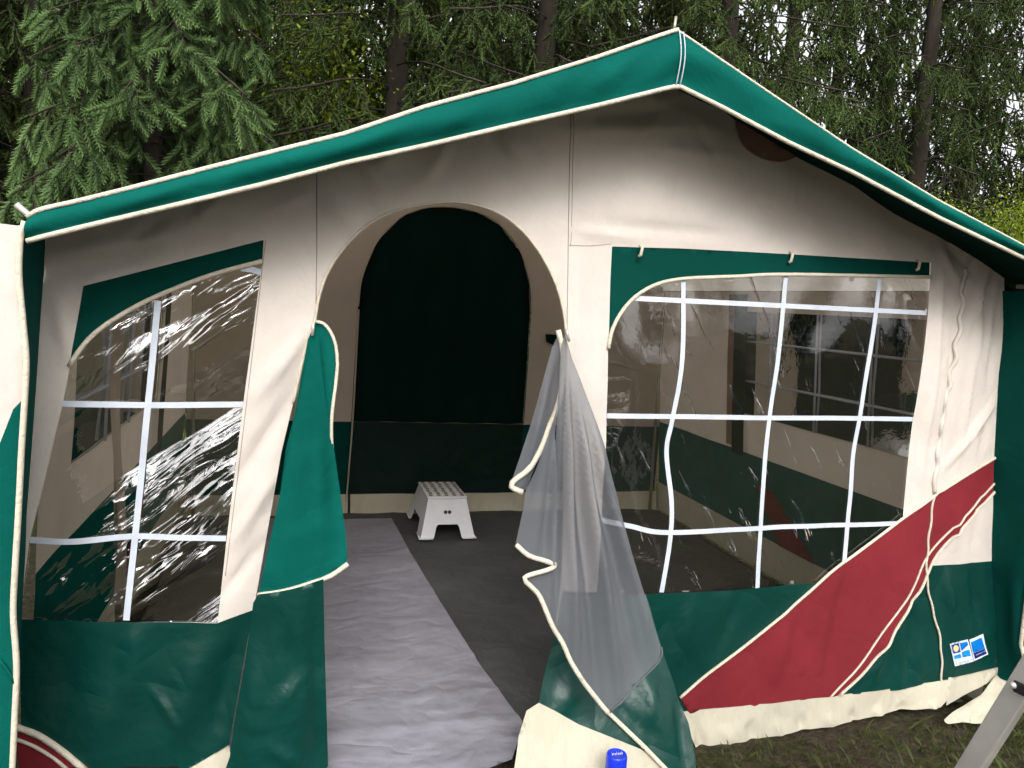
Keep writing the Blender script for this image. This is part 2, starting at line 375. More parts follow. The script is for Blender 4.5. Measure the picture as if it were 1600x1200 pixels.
def sheet3(name, fn, nu, nv, mat, parent):
    V = [fn(i/nu, j/nv) for j in range(nv+1) for i in range(nu+1)]
    Fc = [(j*(nu+1)+i, j*(nu+1)+i+1, (j+1)*(nu+1)+i+1, (j+1)*(nu+1)+i) for j in range(nv) for i in range(nu)]
    return link(name, mesh_of(name, V, Fc), mat, parent)
def box(bm, c, s, rot=None):
    mm = Matrix.Translation(c)
    if rot is not None: mm = mm @ rot
    return bmesh.ops.create_cube(bm, size=1, matrix=mm @ Matrix.Diagonal((*s, 1)))
def bm_obj(name, bm, mat, parent, bevel=0.0, smooth=False):
    if bevel: bmesh.ops.bevel(bm, geom=list(bm.edges), offset=bevel, segments=2, affect='EDGES', profile=0.5)
    me = bpy.data.meshes.new(name); bm.to_mesh(me); bm.free()
    if smooth: me.polygons.foreach_set('use_smooth', [True]*len(me.polygons))
    return link(name, me, mat, parent)
def lathe(name, prof, c, mat, parent, seg=28):
    V, Fc = [], []
    for r, z in prof:
        for k in range(seg):
            q = 2*math.pi*k/seg; V.append((c[0]+r*math.cos(q), c[1]+r*math.sin(q), c[2]+z))
    for i in range(len(prof)-1):
        for k in range(seg): Fc.append((i*seg+k, i*seg+(k+1) % seg, (i+1)*seg+(k+1) % seg, (i+1)*seg+k))
    Fc.append(tuple(range(seg))[::-1]); Fc.append(tuple((len(prof)-1)*seg+k for k in range(seg)))
    return link(name, mesh_of(name, V, Fc), mat, parent)

# ------------------------------------------------------------------ ground
def gz(x, y):
    d = max(0.0, max(-1.0-x, x-3.0, 2.0-y, y-5.6)) if (x < -1.0 or x > 3.0 or y < 2.0 or y > 5.6) else 0.0
    k = min(1.0, d/1.5)
    return -0.012+k*(0.05*noise.noise(Vector((x*0.6, y*0.6, 1.3)))+0.02*noise.noise(Vector((x*2.1, y*2.1, 4))))+0.012*noise.noise(Vector((x*3.3, y*3.3, 9)))*(0.3+0.7*k)
def build_ground():
    a = [-120,-70,-40,-24,-14,-9]+list(np.arange(-7, 9.01, 0.2))+[11,15,24,40,70,120]
    b = [-80,-50,-30,-18,-12]+list(np.arange(-9, 16.01, 0.2))+[19,25,35,55,90,160]
    V = [(x, y, gz(x, y)) for y in b for x in a]; n = len(a)
    Fc = [(j*n+i, j*n+i+1, (j+1)*n+i+1, (j+1)*n+i) for j in range(len(b)-1) for i in range(n-1)]
    o = link('ground', mesh_of('ground', V, Fc), 'ground'); o['kind'] = 'structure'
build_ground()

# ------------------------------------------------------------------ the tent
WY = 2.28; OVY = 1.98; BY = 5.2
tent = thing('awning_tent', 'cream and green canvas awning tent with red diagonal stripe and open arched doorway', 'tent', (1.0, 3.7, 0))
WP = Plane((0, WY, 0), (0, -1, 0)); OP = Plane((0, OVY, 0), (0, -1, 0))
wall_folds = [
    ((505, 300), (560, 350), 0.03, 0.006), ((590, 260), (640, 215), 0.018, 0.007), ((640, 300), (720, 200), 0.02, 0.004), ((780, 210), (820, 250), 0.02, 0.007),
    ((760, 200), (790, 240), 0.014, -0.005), ((900, 205), (1100, 200), 0.02, 0.007), ((900, 180), (1080, 165), 0.018, -0.006), ((1000, 225), (1160, 250), 0.025, 0.005),
    ((900, 360), (1000, 372), 0.012, 0.005), ((950, 350), (1130, 366), 0.018, -0.004),
    ((80, 400), (300, 360), 0.02, 0.006), ((70, 430), (240, 395), 0.02, -0.006), ((90, 470), (110, 560), 0.015, 0.005), ((420, 330), (490, 300), 0.015, 0.005),
    ((400, 620), (480, 520), 0.02, 0.008), ((370, 760), (460, 610), 0.02, -0.008), ((365, 850), (430, 740), 0.016, 0.008), ((350, 930), (410, 850), 0.014, -0.006),
    ((900, 420), (905, 640), 0.012, 0.004), ((925, 400), (935, 600), 0.012, -0.004),
    ((1475, 420), (1440, 760), 0.012, 0.006), ((1490, 500), (1465, 780), 0.012, -0.006), ((1520, 560), (1500, 720), 0.010, 0.006), ((1550, 640), (1475, 735), 0.009, 0.007),
    ((1545, 660), (1530, 715), 0.009, -0.006), ((1560, 620), (1500, 700), 0.008, 0.006), ((1530, 450), (1525, 560), 0.014, 0.006), ((1556, 470), (1545, 600), 0.014, -0.007),
    ((1470, 385), (1500, 440), 0.010, 0.006), ((1525, 405), (1500, 470), 0.010, -0.006), ((1545, 425), (1510, 520), 0.010, 0.006), ((1480, 375), (1530, 440), 0.010, -0.005), ((1560, 440), (1540, 560), 0.009, 0.005),
    ((560, 250), (600, 300), 0.012, 0.004), ((700, 225), (660, 300), 0.012, 0.004), ((300, 345), (350, 310), 0.012, 0.005), ((200, 380), (260, 340), 0.012, -0.005), ((1050, 160), (980, 240), 0.014, 0.004), ((1080, 175), (1120, 260), 0.014, -0.004),
    ((1500, 790), (1490, 860), 0.010, 0.006), ((1530, 780), (1520, 870), 0.010, -0.006),
    ((215, 985), (205, 1090), 0.035, 0.010), ((330, 985), (255, 1190), 0.045, 0.014), ((180, 1060), (150, 1190), 0.05, 0.010), ((232, 1070), (285, 1140), 0.010, 0.005), ((110, 990), (95, 1130), 0.05, -0.008), ((375, 990), (330, 1150), 0.03, -0.010),
    ((1080, 940), (1060, 1040), 0.02, 0.010), ((1150, 930), (1120, 1020), 0.02, -0.010), ((1230, 960), (1210, 1060), 0.03, 0.006), ((1320, 900), (1290, 1060), 0.025, -0.006),
    ((1390, 990), (1360, 1070), 0.015, 0.008), ((1430, 930), (1420, 1060), 0.015, -0.008), ((1480, 900), (1490, 980), 0.015, 0.008), ((1520, 890), (1530, 980), 0.015, -0.008),
]
WR = Relief(WP, [(a, b, w, h*(2.6 if abs(h) < 0.0085 else 1.6)) for a, b, w, h in wall_folds], amp=0.016, scale=2.4, seed=1.0)

arch = [(360,1165),(383,1020),(402,930),(425,790),(440,705),(458,630),(480,535),(492,500),(497,470),(510,430),(535,390),(570,355),(610,332),(660,320),(700,316),(740,320),(780,335),(815,362),(845,400),(868,445),(880,490),(883,520),(881,740),(875,910),(866,990)]
arc_l = [(410,408),(330,430),(245,463),(190,492),(150,520),(125,548),(110,572)]
arc_r = [(949,545),(952,525),(962,500),(985,470),(1020,447),(1065,436),(1150,432),(1235,429),(1455,433)]
flap_l = [(110,572),(118,520),(130,447),(412,375)]
pane_l = arc_l+[(100,630),(74,735),(47,845),(28,972),(340,976),(354,842),(380,632)]
red_up = [(1556,714),(1500,748),(1440,790),(1370,838),(1300,890),(1240,945),(1165,1005),(1110,1045),(1060,1088)]
red_lo = [(1553,755),(1500,812),(1450,868),(1422,928),(1380,985),(1340,1040),(1295,1090)]
red_lo2 = [(1553,768),(1505,820),(1462,870),(1437,925),(1398,985),(1358,1038),(1310,1087)]
pane_r = arc_r+[(1450,490),(1426,655),(1412,812)]+[(1370,838),(1300,890),(1278,911)]+[(1160,920),(1010,928),(930,926),(940,800),(948,690)]
# cream front: outline runs round the sheet, windows are holes, doorway is cut in from below
top = [('w',-0.645,1.60),('w',0.15,1.905),('w',1.0,2.245),(1130,172),(1151,189),(1242,243),(1330,290),(1397,334),(1492,381),(1526,402),(1570,435)]
left_part = [(71,385),(52,675),(29,970.5)]
cream_out = left_part+[(340,972.5),(396,955)]+arch[3:22]+[(881,740),(876,924),(932,925)]+[(940,800),(948,690),(949,545),(950,528),(957,385),(1060,388),(1230,397),(1456,410),(1455,433),(1450,490),(1426,655),(1412,812)]+red_up[::-1][5:]+top[::-1]
win_l_hole = [(110,572),(118,520),(130,447),(412,375),(410,408),(380,632),(354,842),(340.3,971.6),(29.8,969.6),(47,845),(74,735),(100,630)]
fw = panel('front_wall', cream_out, WP, WR, 'cream', tent, 0.0, [win_l_hole], res=0.017)
# hidden lower edge of strips kept by the green aprons below
panel('window_flap', flap_l+arc_l, WP, WR, 'green_shaded', tent, -0.003, res=0.02)
panel('window_flap', [(957,385),(1060,388),(1230,397),(1456,410)]+arc_r[::-1]+[(950,528)], WP, WR, 'green_shaded', tent, -0.003, res=0.02)
PL = panel('window_pane', pane_l, WP, WR, 'pane_l', tent, -0.006, res=0.018)
PR = panel('window_pane', pane_r, WP, WR, 'pane_r', tent, -0.006, res=0.018)
PL['label'] = 'heavily creased clear vinyl window beside the green door flap'; PR['label'] = 'clear vinyl window divided by white tape above the red stripe'
for P in ([(247,470),(232,625),(215,800),(198,968)], [(100,630),(240,633),(380,632)], [(48,843),(110,846),(200,838),(280,841),(353,842)], [(376,419),(392,421),(408,426)]):
    ribbon('tape', P, WP, WR, 0.0165, 'tape', PL, -0.002)
for P in ([(1069,437),(1066,560),(1052,655),(1043,705),(1050,780),(1047,840),(1033,925)], [(1228,431),(1215,560),(1202,655),(1190,790),(1183,920)], [(1375,432),(1358,560),(1345,655),(1335,720),(1325,820),(1318,880)],
          [(992,466),(1230,478),(1448,489)], [(949,650),(1200,653),(1426,655)], [(938,812),(985,822),(1045,832),(1190,825),(1406,818)]):
    ribbon('tape', P, WP, WR, 0.0165, 'tape', PR, -0.002)
cord('piping', arc_l, WP, WR, 0.0065, 'piping', tent); cord('piping', arc_r, WP, WR, 0.0065, 'piping', tent)
cord('piping', arch[5:22], WP, WR, 0.0045, 'piping', tent, 0.003)
cord('seam', [(495,268),(495,380),(494,475)], WP, WR, 0.0016, 'stitch', tent, 0.0005)
cord('seam', [(891,176),(888,350),(885,520)], WP, WR, 0.0016, 'stitch', tent, 0.0005)
cord('seam', [(896,178),(893,350),(891,385)], WP, WR, 0.0011, 'stitch', tent, 0.0005)
cord('seam', [(889,383),(920,384),(956,381)], WP, WR, 0.0012, 'stitch', tent, 0.0005)
cord('seam', [(415,376),(396,540),(378,690),(352,900)], WP, WR, 0.0011, 'stitch', tent, 0.0005)
for p in ((998,388),(1232,398),(1430,411)):
    q = WP.w(WP.uv(*p), 0.006)
    tube('toggle', [q+np.array((0,0,0.008)), q+np.array((0.004,-0.012,0.002)), q+np.array((0.002,-0.010,-0.022)), q+np.array((-0.003,-0.004,-0.026))], 0.0052, 'piping', tent)
# puckered zip seam on the right
zs = []
for i, p in enumerate(catmull([(1512,420),(1500,490),(1480,610),(1470,690),(1460,770),(1448,880),(1452,930),(1466,1000),(1470,1076)], 6)):
    zs.append((p[0]+2.2*math.sin(i*0.9)*(1 if p[1] < 780 else 0.4), p[1]))
cord('zip_seam', zs[:len(zs)*11//20], WP, WR, 0.0085, 'cream', tent, 0.004, 0.012); cord('zip_seam', zs[len(zs)*11//20:], WP, WR, 0.0045, 'piping', tent, 0.006, 0.012)
# brown half-round vent under the eave
vent = [(1150,188),(1151,205),(1160,226),(1180,242),(1205,251),(1225,251),(1243,244)]
panel('vent', vent, WP, WR, 'vent', tent, 0.004, res=0.02); cord('vent_rim', vent, WP, WR, 0.0032, 'vent', tent, 0.005)
# red stripe and green lower wall
panel('red_stripe', red_up+[(1076,1113),(1180,1104),(1295,1093)]+red_lo[::-1], WP, WR, 'red', tent, 0.003, res=0.016)
cord('piping', red_up, WP, WR, 0.0055, 'piping', tent, 0.006); cord('piping', red_lo, WP, WR, 0.004, 'piping', tent, 0.006); cord('piping', red_lo2, WP, WR, 0.0055, 'piping', tent, 0.006)
panel('stripe_edge', red_lo+red_lo2[::-1], WP, WR, 'red', tent, 0.002)
panel('cream_inset', red_lo2[:4]+[(1452,885),(1500,882),(1551,876)], WP, WR, 'cream', tent, 0.001)
panel('green_lower_wall', [(932,925),(1010,928),(1160,920),(1278,911)]+red_up[5:]+[(1075,1116),(900,1130),(850,1130),(868,990),(876,925)], WP, WR, 'green_pvc', tent, 0.0)
panel('green_lower_wall', red_lo2[3:]+[(1400,1078),(1480,1061),(1562,1044),(1551,876),(1500,882),(1452,885)], WP, WR, 'green_pvc', tent, 0.0)
panel('green_lower_wall', [(29,968),(340,972),(396,953),(383,1020),(358,1163),(290,1205),('w',-0.30,0.09),('w',-0.70,0.11)], WP, WR, 'green_pvc', tent, 0.002, res=0.013)
panel('red_stripe', [(22,1132),(60,1146),(95,1168),(132,1200),('w',-0.53,0.115),('w',-0.705,0.12)], WP, WR, 'red', tent, 0.003)
cord('piping', [(22,1132),(60,1147),(95,1170),(134,1203)], WP, WR, 0.009, 'piping', tent, 0.005); cord('piping', [(22,1150),(55,1164),(85,1183),(108,1203)], WP, WR, 0.005, 'piping', tent, 0.005)
# skirts
sk_f = [((1090+40*i, 1138-4.5*i), (1098+40*i, 1172-7*i), 0.012+0.006*(i % 3), 0.016*(1 if i % 2 else -1)) for i in range(10)]
SP = Plane((0, WY, 0.10), (0, -1, 0.25)); SR = Relief(SP, sk_f, 0.02, 5, 3.0)
panel('mud_skirt', [(1060,1111),(1180,1100),(1300,1087),(1400,1074),(1479,1060),(1480,1090),(1466,1104),(1400,1112),(1330,1128),(1270,1138),(1190,1152),(1150,1166),(1110,1164),(1086,1169)], SP, SR, 'skirt', tent, 0.008, res=0.014, smooth=False)
panel('mud_skirt', [(1479,1058),(1562,1039),(1560,1060),(1520,1080),(1478,1102)], SP, SR, 'skirt', tent, 0.0, res=0.014)
panel('mud_skirt', [(358,1163),(290,1205),('w',-0.70,0.01),('w',-0.705,-0.09),('w',-0.14,-0.09)], SP, SR, 'skirt', tent, 0.0, res=0.02)
GP = Plane((2.5, 2.2, 0.05), (-0.1, -0.6, 1.0)); GR = Relief(GP, [((1500,1120),(1545,1085),0.02,0.02), ((1520,1128),(1560,1070),0.02,-0.012)], 0.02, 6, 5)
panel('mud_skirt', [(1474,1126),(1490,1112),(1530,1088),(1562,1052),(1580,1078),(1586,1100),(1578,1122),(1545,1132),(1510,1128),(1480,1132)], GP, GR, 'skirt', tent, 0.0, res=0.014, smooth=True)
lp = GP.w(GP.uv(1572,1124), 0.012)
tube('peg_loop', [lp+np.array((0.010*math.cos(a), -0.004, 0.018*math.sin(a)-0.004)) for a in np.linspace(0, 2*math.pi, 15)], 0.0022, 'tape', tent)

# maker's cloth label
def quad_panel(name, P, mat, parent, off): return panel(name, P, WP, WR, mat, parent, off, res=0.012)
LX = lambda a, b: (1470+a*90/1543, 980+b*70/1200)
lab = quad_panel('cloth_label', [LX(205,430),LX(690,310),LX(870,905),LX(370,1045)], 'lab_white', tent, 0.0025)
lab2 = quad_panel('cloth_label', [LX(720,320),LX(1105,165),LX(1170,430),LX(1280,730),LX(870,900)], 'lab_white', tent, 0.0035)
def pr(P, mat, par=None, off=0.005): return quad_panel('print', [LX(*p) for p in P], mat, par or lab, off)
pr([(245,450),(440,405),(495,650),(305,690)], 'lab_violet'); pr([(478,400),(665,358),(690,450),(520,610)], 'lab_blue'); pr([(515,640),(700,460),(720,560),(610,600)], 'white')
pr([(535,660),(610,590),(720,575),(770,745),(555,785)], 'lab_sky'); pr([(320,750),(490,690),(520,800),(350,835)], 'lab_sky')
pr([(360+72*math.cos(a), 545+90*math.sin(a)) for a in np.linspace(0, 2*math.pi, 17)[:-1]], 'lab_sun', None, 0.0065)
pr([(765,380),(1050,255),(1165,560),(830,670)], 'lab_blue', lab2); pr([(838,675),(1165,565),(1225,710),(895,835)], 'lab_navy', lab2)
def word(txt, a, b, h, mat, parent, off):
    """lettering sewn on the label, laid along a line on the wall"""
    cu = bpy.data.curves.new('t', 'FONT'); cu.body = txt; cu.size = 1; cu.resolution_u = 3
    to = bpy.data.objects.new('t', cu); COL.objects.link(to); dg = bpy.context.evaluated_depsgraph_get()
    me = bpy.data.meshes.new_from_object(to.evaluated_get(dg)); bpy.data.objects.remove(to); bpy.data.curves.remove(cu)
    co = np.array([v.co for v in me.vertices]); x0, x1 = co[:,0].min(), co[:,0].max()
    A, B = WP.uv(*a), WP.uv(*b); e = B-A; Lh = np.linalg.norm(e); e /= Lh; nn = np.array([-e[1], e[0]])
    for v in me.vertices:
        q = A+e*(v.co.x-x0)/(x1-x0)*Lh+nn*v.co.y*h/0.7; v.co = WP.w(q, WR(q[0], q[1])+off)
    me.name = 'lettering'; me.materials.clear(); return link('lettering', me, mat, parent)
word('J A M E T', LX(375,985), LX(835,880), 0.0085, 'lab_grey', lab, 0.0045); word('ashford', LX(905,735), LX(1150,640), 0.0055, 'white', lab2, 0.0075)

# ---- door flaps
FL = Plane((0, 2.19, 0), (0, -1, 0))
FR_ = Relief(FL, [((500,540),(535,850),0.035,-0.03), ((470,560),(440,900),0.05,0.02), ((505,620),(500,880),0.02,0.012), ((440,840),(520,820),0.03,0.006)], 0.012, 3, 8)
mainf = [(489,508),(484,545),(466,630),(448,720),(425,830),(404,927),(440,922),(475,914),(515,900),(543,882),(541,840),(532,770),(522,700),(510,630),(502,570),(497,515)]
fl = panel('door_flap', mainf, FL, FR_, 'green', tent, 0.0, res=0.018)
fl['label'] = 'green canvas door flap folded back on itself'
cord('piping', [(403,929),(440,923),(475,915),(515,901),(544,882)], FL, FR_, 0.0075, 'piping', fl, 0.003)
FB = Plane((0, 2.235, 0), (0, -1, 0)); FBR = Relief(FB, [((515,530),(512,700),0.02,0.02)], 0.008, 4, 3)
edge = [(494,502),(506,506),(516,518),(524,538),(527,568),(524,600),(518,648),(518,690),(523,730),(528,768)]
fb = panel('door_flap', edge+[(530,860),(420,900),(447,700),(462,640),(481,530)], FB, FBR, 'green', tent, 0.0, res=0.018)
cord('piping', edge, FB, FBR, 0.005, 'piping', fb, 0.006)
zp = FL.w(FL.uv(489,512), 0.012)
tube('zip_pull', [zp+np.array((0,0,0.012)), zp, zp+np.array((-0.001,-0.002,-0.022))], 0.004, 'metal', tent)
RP = Plane((0, 2.17, 0), (0, -1, 0))
uc = RP.uv(450, 1050)[0]
RR = Relief(RP, [((440,960),(470,1090),0.02,-0.012), ((430,1100),(480,1040),0.015,0.012), ((420,1160),(470,1190),0.02,0.014), ((490,930),(495,1190),0.02,-0.02), ((400,1000),(385,1180),0.03,0.015)], 0.012, 4, 6,
            extra=lambda u, v: 0.06*math.cos(max(-1.5, min(1.5, (u-uc)/0.16*1.5)))-0.03)
panel('door_apron', [(396,940),(404,926),(505,902),(507,1000),(510,1100),(513,1200),('w',0.06,0.01),('w',-0.19,0.01),(358,1190),(364,1140),(382,1040)], RP, RR, 'green_pvc', tent, 0.0, res=0.018)
# right side: apron pulled outwards and the insect mesh hanging over it
AP = Plane((0, 2.02, 0.0), (0, -1, 0.436)); AR = Relief(AP, [((900,1060),(880,1110),0.03,0.015), ((1000,1040),(1050,1190),0.035,0.025), ((950,1090),(1010,1150),0.02,-0.012), ((1020,1060),(1000,1160),0.012,0.010), ((1060,1090),(1070,1200),0.02,-0.02)], 0.015, 4, 2)
cr_line = [(842,1098),(870,1112),(905,1132),(950,1150),(1000,1170),(1045,1202)]
panel('door_apron', [(878,930),(1008,928),(1034,1012),(1060,1085),(1076,1130),(1086,1180),(1088,1208)]+[(1060,1216)]+cr_line[::-1]+[(855,1040),(868,990)], AP, AR, 'green_pvc', tent, 0.0, res=0.018)
panel('mud_skirt', cr_line+[(1060,1216),('w',1.20,0.02),('w',0.66,0.02),(803,1200),(810,1150),(822,1110)], AP, AR, 'skirt', tent, 0.001, res=0.018)
MP = Plane((0, 2.22, 1.45), (0, -1, 0.19))
MR = Relief(MP, [((884,535),(900+0.0,1040),0.014,0.03), ((888,545),(935,1075),0.016,-0.035), ((892,560),(965,1060),0.016,0.038), ((896,570),(990,1010),0.014,-0.03), ((900,585),(1012,985),0.014,0.03), ((882,560),(868,960),0.012,-0.026)], 0.02, 3, 4)
dmain = [(884,520),(895,560),(920,630),(945,700),(966,780),(985,860),(1010,945),(1032,1010),(1029,1030),(985,1078),(951,1113),(900,1050),(876,1002),(858,972),(840,930),(816,900),(864,885),(866,760),(868,680),(874,600),(878,540)]
mf = panel('insect_mesh', dmain, MP, MR, 'mesh', tent, 0.0, res=0.011)
mf['label'] = 'grey insect mesh door hanging in folds with cream binding'
MB_ = Plane((0, 2.245, 1.45), (0, -1, 0.12)); MBR = Relief(MB_, [((862,570),(815,760),0.012,0.022), ((868,600),(835,860),0.012,-0.022), ((858,700),(850,880),0.012,0.02)], 0.01, 4, 1)
mb = panel('insect_mesh', [(872,522),(862,545),(830,660),(798,755),(806,764),(822,766),(849,692),(869,642),(879,594),(879,552)], MB_, MBR, 'mesh', tent, 0.0, res=0.011)
mc = panel('insect_mesh', [(874,600),(869,644),(849,693),(818,768),(816,792),(804,850),(822,866),(864,882),(866,760),(868,680)], MP, MBR, 'mesh', tent, 0.012, res=0.011)
cord('binding', [(871,516),(879,552),(879,594),(869,642),(849,691),(828,727),(799,754),(802,763),(815,768)], MB_, MBR, 0.009, 'piping', mb, 0.006)
cord('binding', [(804,850),(822,866),(845,874),(863,880),(866,884),(850,890),(816,900),(826,914),(840,930),(858,972),(876,1002),(900,1050),(948,1112)], MP, MR, 0.0075, 'piping', mf, 0.014, 0.012)
cord('binding', [(946,1110),(978,1142),(1005,1168),(1034,1198),(1060,1222)], AP, AR, 0.0075, 'piping', tent, 0.012)
cord('binding', [(1032,1010),(1029,1031),(985,1079),(952,1113)], MP, MR, 0.003, 'mesh', mf, 0.003)
cord('zip_seam', [(885,524),(882,740),(876,910),(868,985)], WP, WR, 0.004, 'piping', tent, 0.006)
zp = MP.w(MP.uv(884,522), 0.012)
tube('zip_pull', [zp+np.array((0,0,0.012)), zp, zp+np.array((0.008,-0.002,-0.024))], 0.0045, 'metal', tent)

# ---- roof, valance
tl = [(40,346),(48,336),(67,329),(130,315),(202,297),(337,262),(540,211),(665,169),(800,133),(935,91),(1030,58),(1058,49),(1110,84),(1195,142),(1330,233),(1465,314),(1600,385)]
hl = [(30,380),(40,378),(65,371),(135,354),(202,338),(270,322),(405,290),(540,255),(665,228),(800,196),(935,165),(1035,140),(1058,135),(1127,169),(1229,223),(1330,270),(1465,341),(1600,405)]
ZE = 1.665; XE = 2.70
tu = np.array([OP.uv(*p) for p in tl]+[[XE, ZE]]); hu = np.array([OP.uv(*p) for p in hl]+[[XE, ZE-0.055]])
# even parameter: along x
xs = np.unique(np.concatenate([np.linspace(tu[0,0]+0.004, tu[11,0], 90), np.linspace(tu[11,0], XE, 90)]))
zt = np.interp(xs, tu[:,0], tu[:,1]); zh = np.interp(xs, hu[:,0], hu[:,1])
nv = 9; V = []
for j in range(nv+1):
    t = j/nv
    for i, x in enumerate(xs):
        w = noise.noise(Vector((x*2.2, 0.4, 3)))*0.5+0.8
        near = max(0, 1-abs(x-tu[11,0])/0.5)
        b = 0.028*math.sin(math.pi*min(1, t*1.08))*w*(1-0.6*near)+0.012*noise.noise(Vector((x*7, t*1.5+x*3, 5)))*math.sin(math.pi*t)*(1+near)
        V.append((x, OVY-0.004-b, zt[i]+(zh[i]-zt[i])*t))
n = len(xs)
val = link('valance', mesh_of('valance', V, [(j*n+i, (j+1)*n+i, (j+1)*n+i+1, j*n+i+1) for j in range(nv) for i in range(n-1)]), 'green', tent)
px_ = float(tu[11,0]); kp = int(np.argmin(abs(xs-px_)))
tube('piping', [(x, OVY-0.006, z) for x, z in zip(xs[:kp+1], zt[:kp+1]+0.003)], 0.0060, 'piping', val); tube('piping', [(x, OVY-0.004, z) for x, z in zip(xs[kp:], zt[kp:]+0.001)], 0.0034, 'piping', val); tube('piping', [(x, OVY-0.008, z) for x, z in zip(xs, zh)], 0.0064, 'piping', val)
px_ = float(tu[11,0])
for dx in (0.0, 0.012):
    tube('seam', [(px_+dx+0.003*t, OVY-0.012-0.020*math.sin(math.pi*t), zt[np.argmin(abs(xs-px_))]+(zh[np.argmin(abs(xs-px_))]-zt[np.argmin(abs(xs-px_))])*t) for t in np.linspace(0.03, 1, 12)], 0.0016, 'tape', val)
PZ = float(tu[11,1]); XL = float(tu[0,0]); ZL = float(tu[0,1])
def roof_fn(x0, z0, x1, z1, y0, y1, sag):
    def f(a, b):
        x = x0+(x1-x0)*a; y = y0+(y1-y0)*b
        return (x, y, np.interp(x, xs, zt) if False else z0+(z1-z0)*a-sag*math.sin(math.pi*a)*math.sin(math.pi*max(0.05, b))+0.006*noise.noise(Vector((x*3, y*3, 2))))
    return f
wt = np.array([WP.uv(*p) for p in ((1151,189),(1242,243),(1330,290),(1397,334),(1492,381),(1526,402),(1570,435))])
lf = np.array([max(0.0, v+0.006-float(np.interp(u, xs, zt))) for u, v in wt])
def lift(x): return float(np.interp(x, np.r_[px_-0.3, px_, wt[:,0], XE], np.r_[0, lf[0], lf, lf[-1]]))
for nm, y0, y1, mt, sg in (('roof_overhang', OVY, WY+0.12, 'green_under_shade', 0.0), ('roof', WY+0.12, BY+0.25, 'roof', 0.015)):
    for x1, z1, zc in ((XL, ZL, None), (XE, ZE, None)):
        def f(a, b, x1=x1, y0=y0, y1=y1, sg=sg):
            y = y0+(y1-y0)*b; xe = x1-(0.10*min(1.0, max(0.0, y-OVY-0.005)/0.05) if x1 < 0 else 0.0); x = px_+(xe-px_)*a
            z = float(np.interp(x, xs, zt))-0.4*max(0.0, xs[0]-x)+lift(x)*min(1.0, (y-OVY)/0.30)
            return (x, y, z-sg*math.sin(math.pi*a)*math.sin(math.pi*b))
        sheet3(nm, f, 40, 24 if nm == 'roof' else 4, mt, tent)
# added dark strip, keeps light out of the gap between gable and roof
gab = [('w',-0.64,1.55),('w',1.0,2.20),('w',2.56,1.66)]+[('w',XE-0.02,ZE-0.012),('w',px_,PZ-0.015),('w',XL+0.02,ZL-0.015)]
panel('gable_gap_stop', gab, WP, Relief(WP, amp=0.004), 'green_dark', tent, -0.03, res=0.04)
tube('pole_tip', [(px_, OVY+0.02, PZ), (px_+0.002, OVY+0.018, PZ+0.045)], 0.004, 'pole', tent)
a = OP.w(OP.uv(13,315)); b = OP.w(OP.uv(48,345))
tube('pole_tip', [a+np.array((-0.0,0.05,0)), b+np.array((0.01,0.06,-0.012))], 0.0075, 'metal', tent)

# ---- side wings
lw = catmull([(40,346),(33,375),(31,430),(37,500),(42,560),(40,620),(35,700),(30,800),(24,900),(22,960),(27,1040),(24,1120),(20,1210)], 10)
wing_e = [OP.uv(*p) for p in lw]; wing_e.append(np.array([wing_e[-1][0]-0.01, 0.02]))
wl_ = [WP.uv(*p) for p in densify([(71,385),(52,675),(29,973)], 20)]; wl_.append(np.array([-0.715, 0.02]))
we = np.array(wing_e); wz = np.array(wl_)
def wing_fn(a, b):
    z = ZL+0.002+(0.02-ZL-0.002)*b
    xf = np.interp(-z, -we[:,1], we[:,0]); xb = np.interp(-z, -wz[:,1], wz[:,0])
    return (xf+(xb-xf)*a-0.02*math.sin(math.pi*a)*noise.noise(Vector((0, a*2, z*2))), OVY+(WY-OVY)*a, z)
sheet3('side_wing', wing_fn, 12, 60, 'green_shaded', tent)
tube('piping', [OP.w(p, 0.006) for p in wing_e], 0.0070, 'piping', tent)
EP = Plane((XL, OVY, 0), (0.10, -1, 0)); ER = Relief(EP, [((5,420),(20,640),0.03,0.01), ((0,560),(30,460),0.02,-0.008)], 0.012, 3, 9)
left_e = [(38,352),(31,380),(30,430),(36,500),(41,560),(39,620)]
panel('side_annexe', left_e+[(20,640),(0,690),(-70,860),(-200,990),(-200,330),(0,349),(25,352)], EP, ER, 'cream', tent, -0.004, res=0.03)
panel('side_annexe', [(39,620),(34,700),(29,800),(23,900),(21,960),(26,1040),(23,1120),(19,1210),('w',-0.03,0.02),('w',-0.45,0.02),(-200,990),(-70,860),(0,690),(20,640)], EP, ER, 'green', tent, -0.004, res=0.03)
cord('seam', [(0,1030),(12,1045),(24,1065)], EP, ER, 0.004, 'green', tent, 0.0)
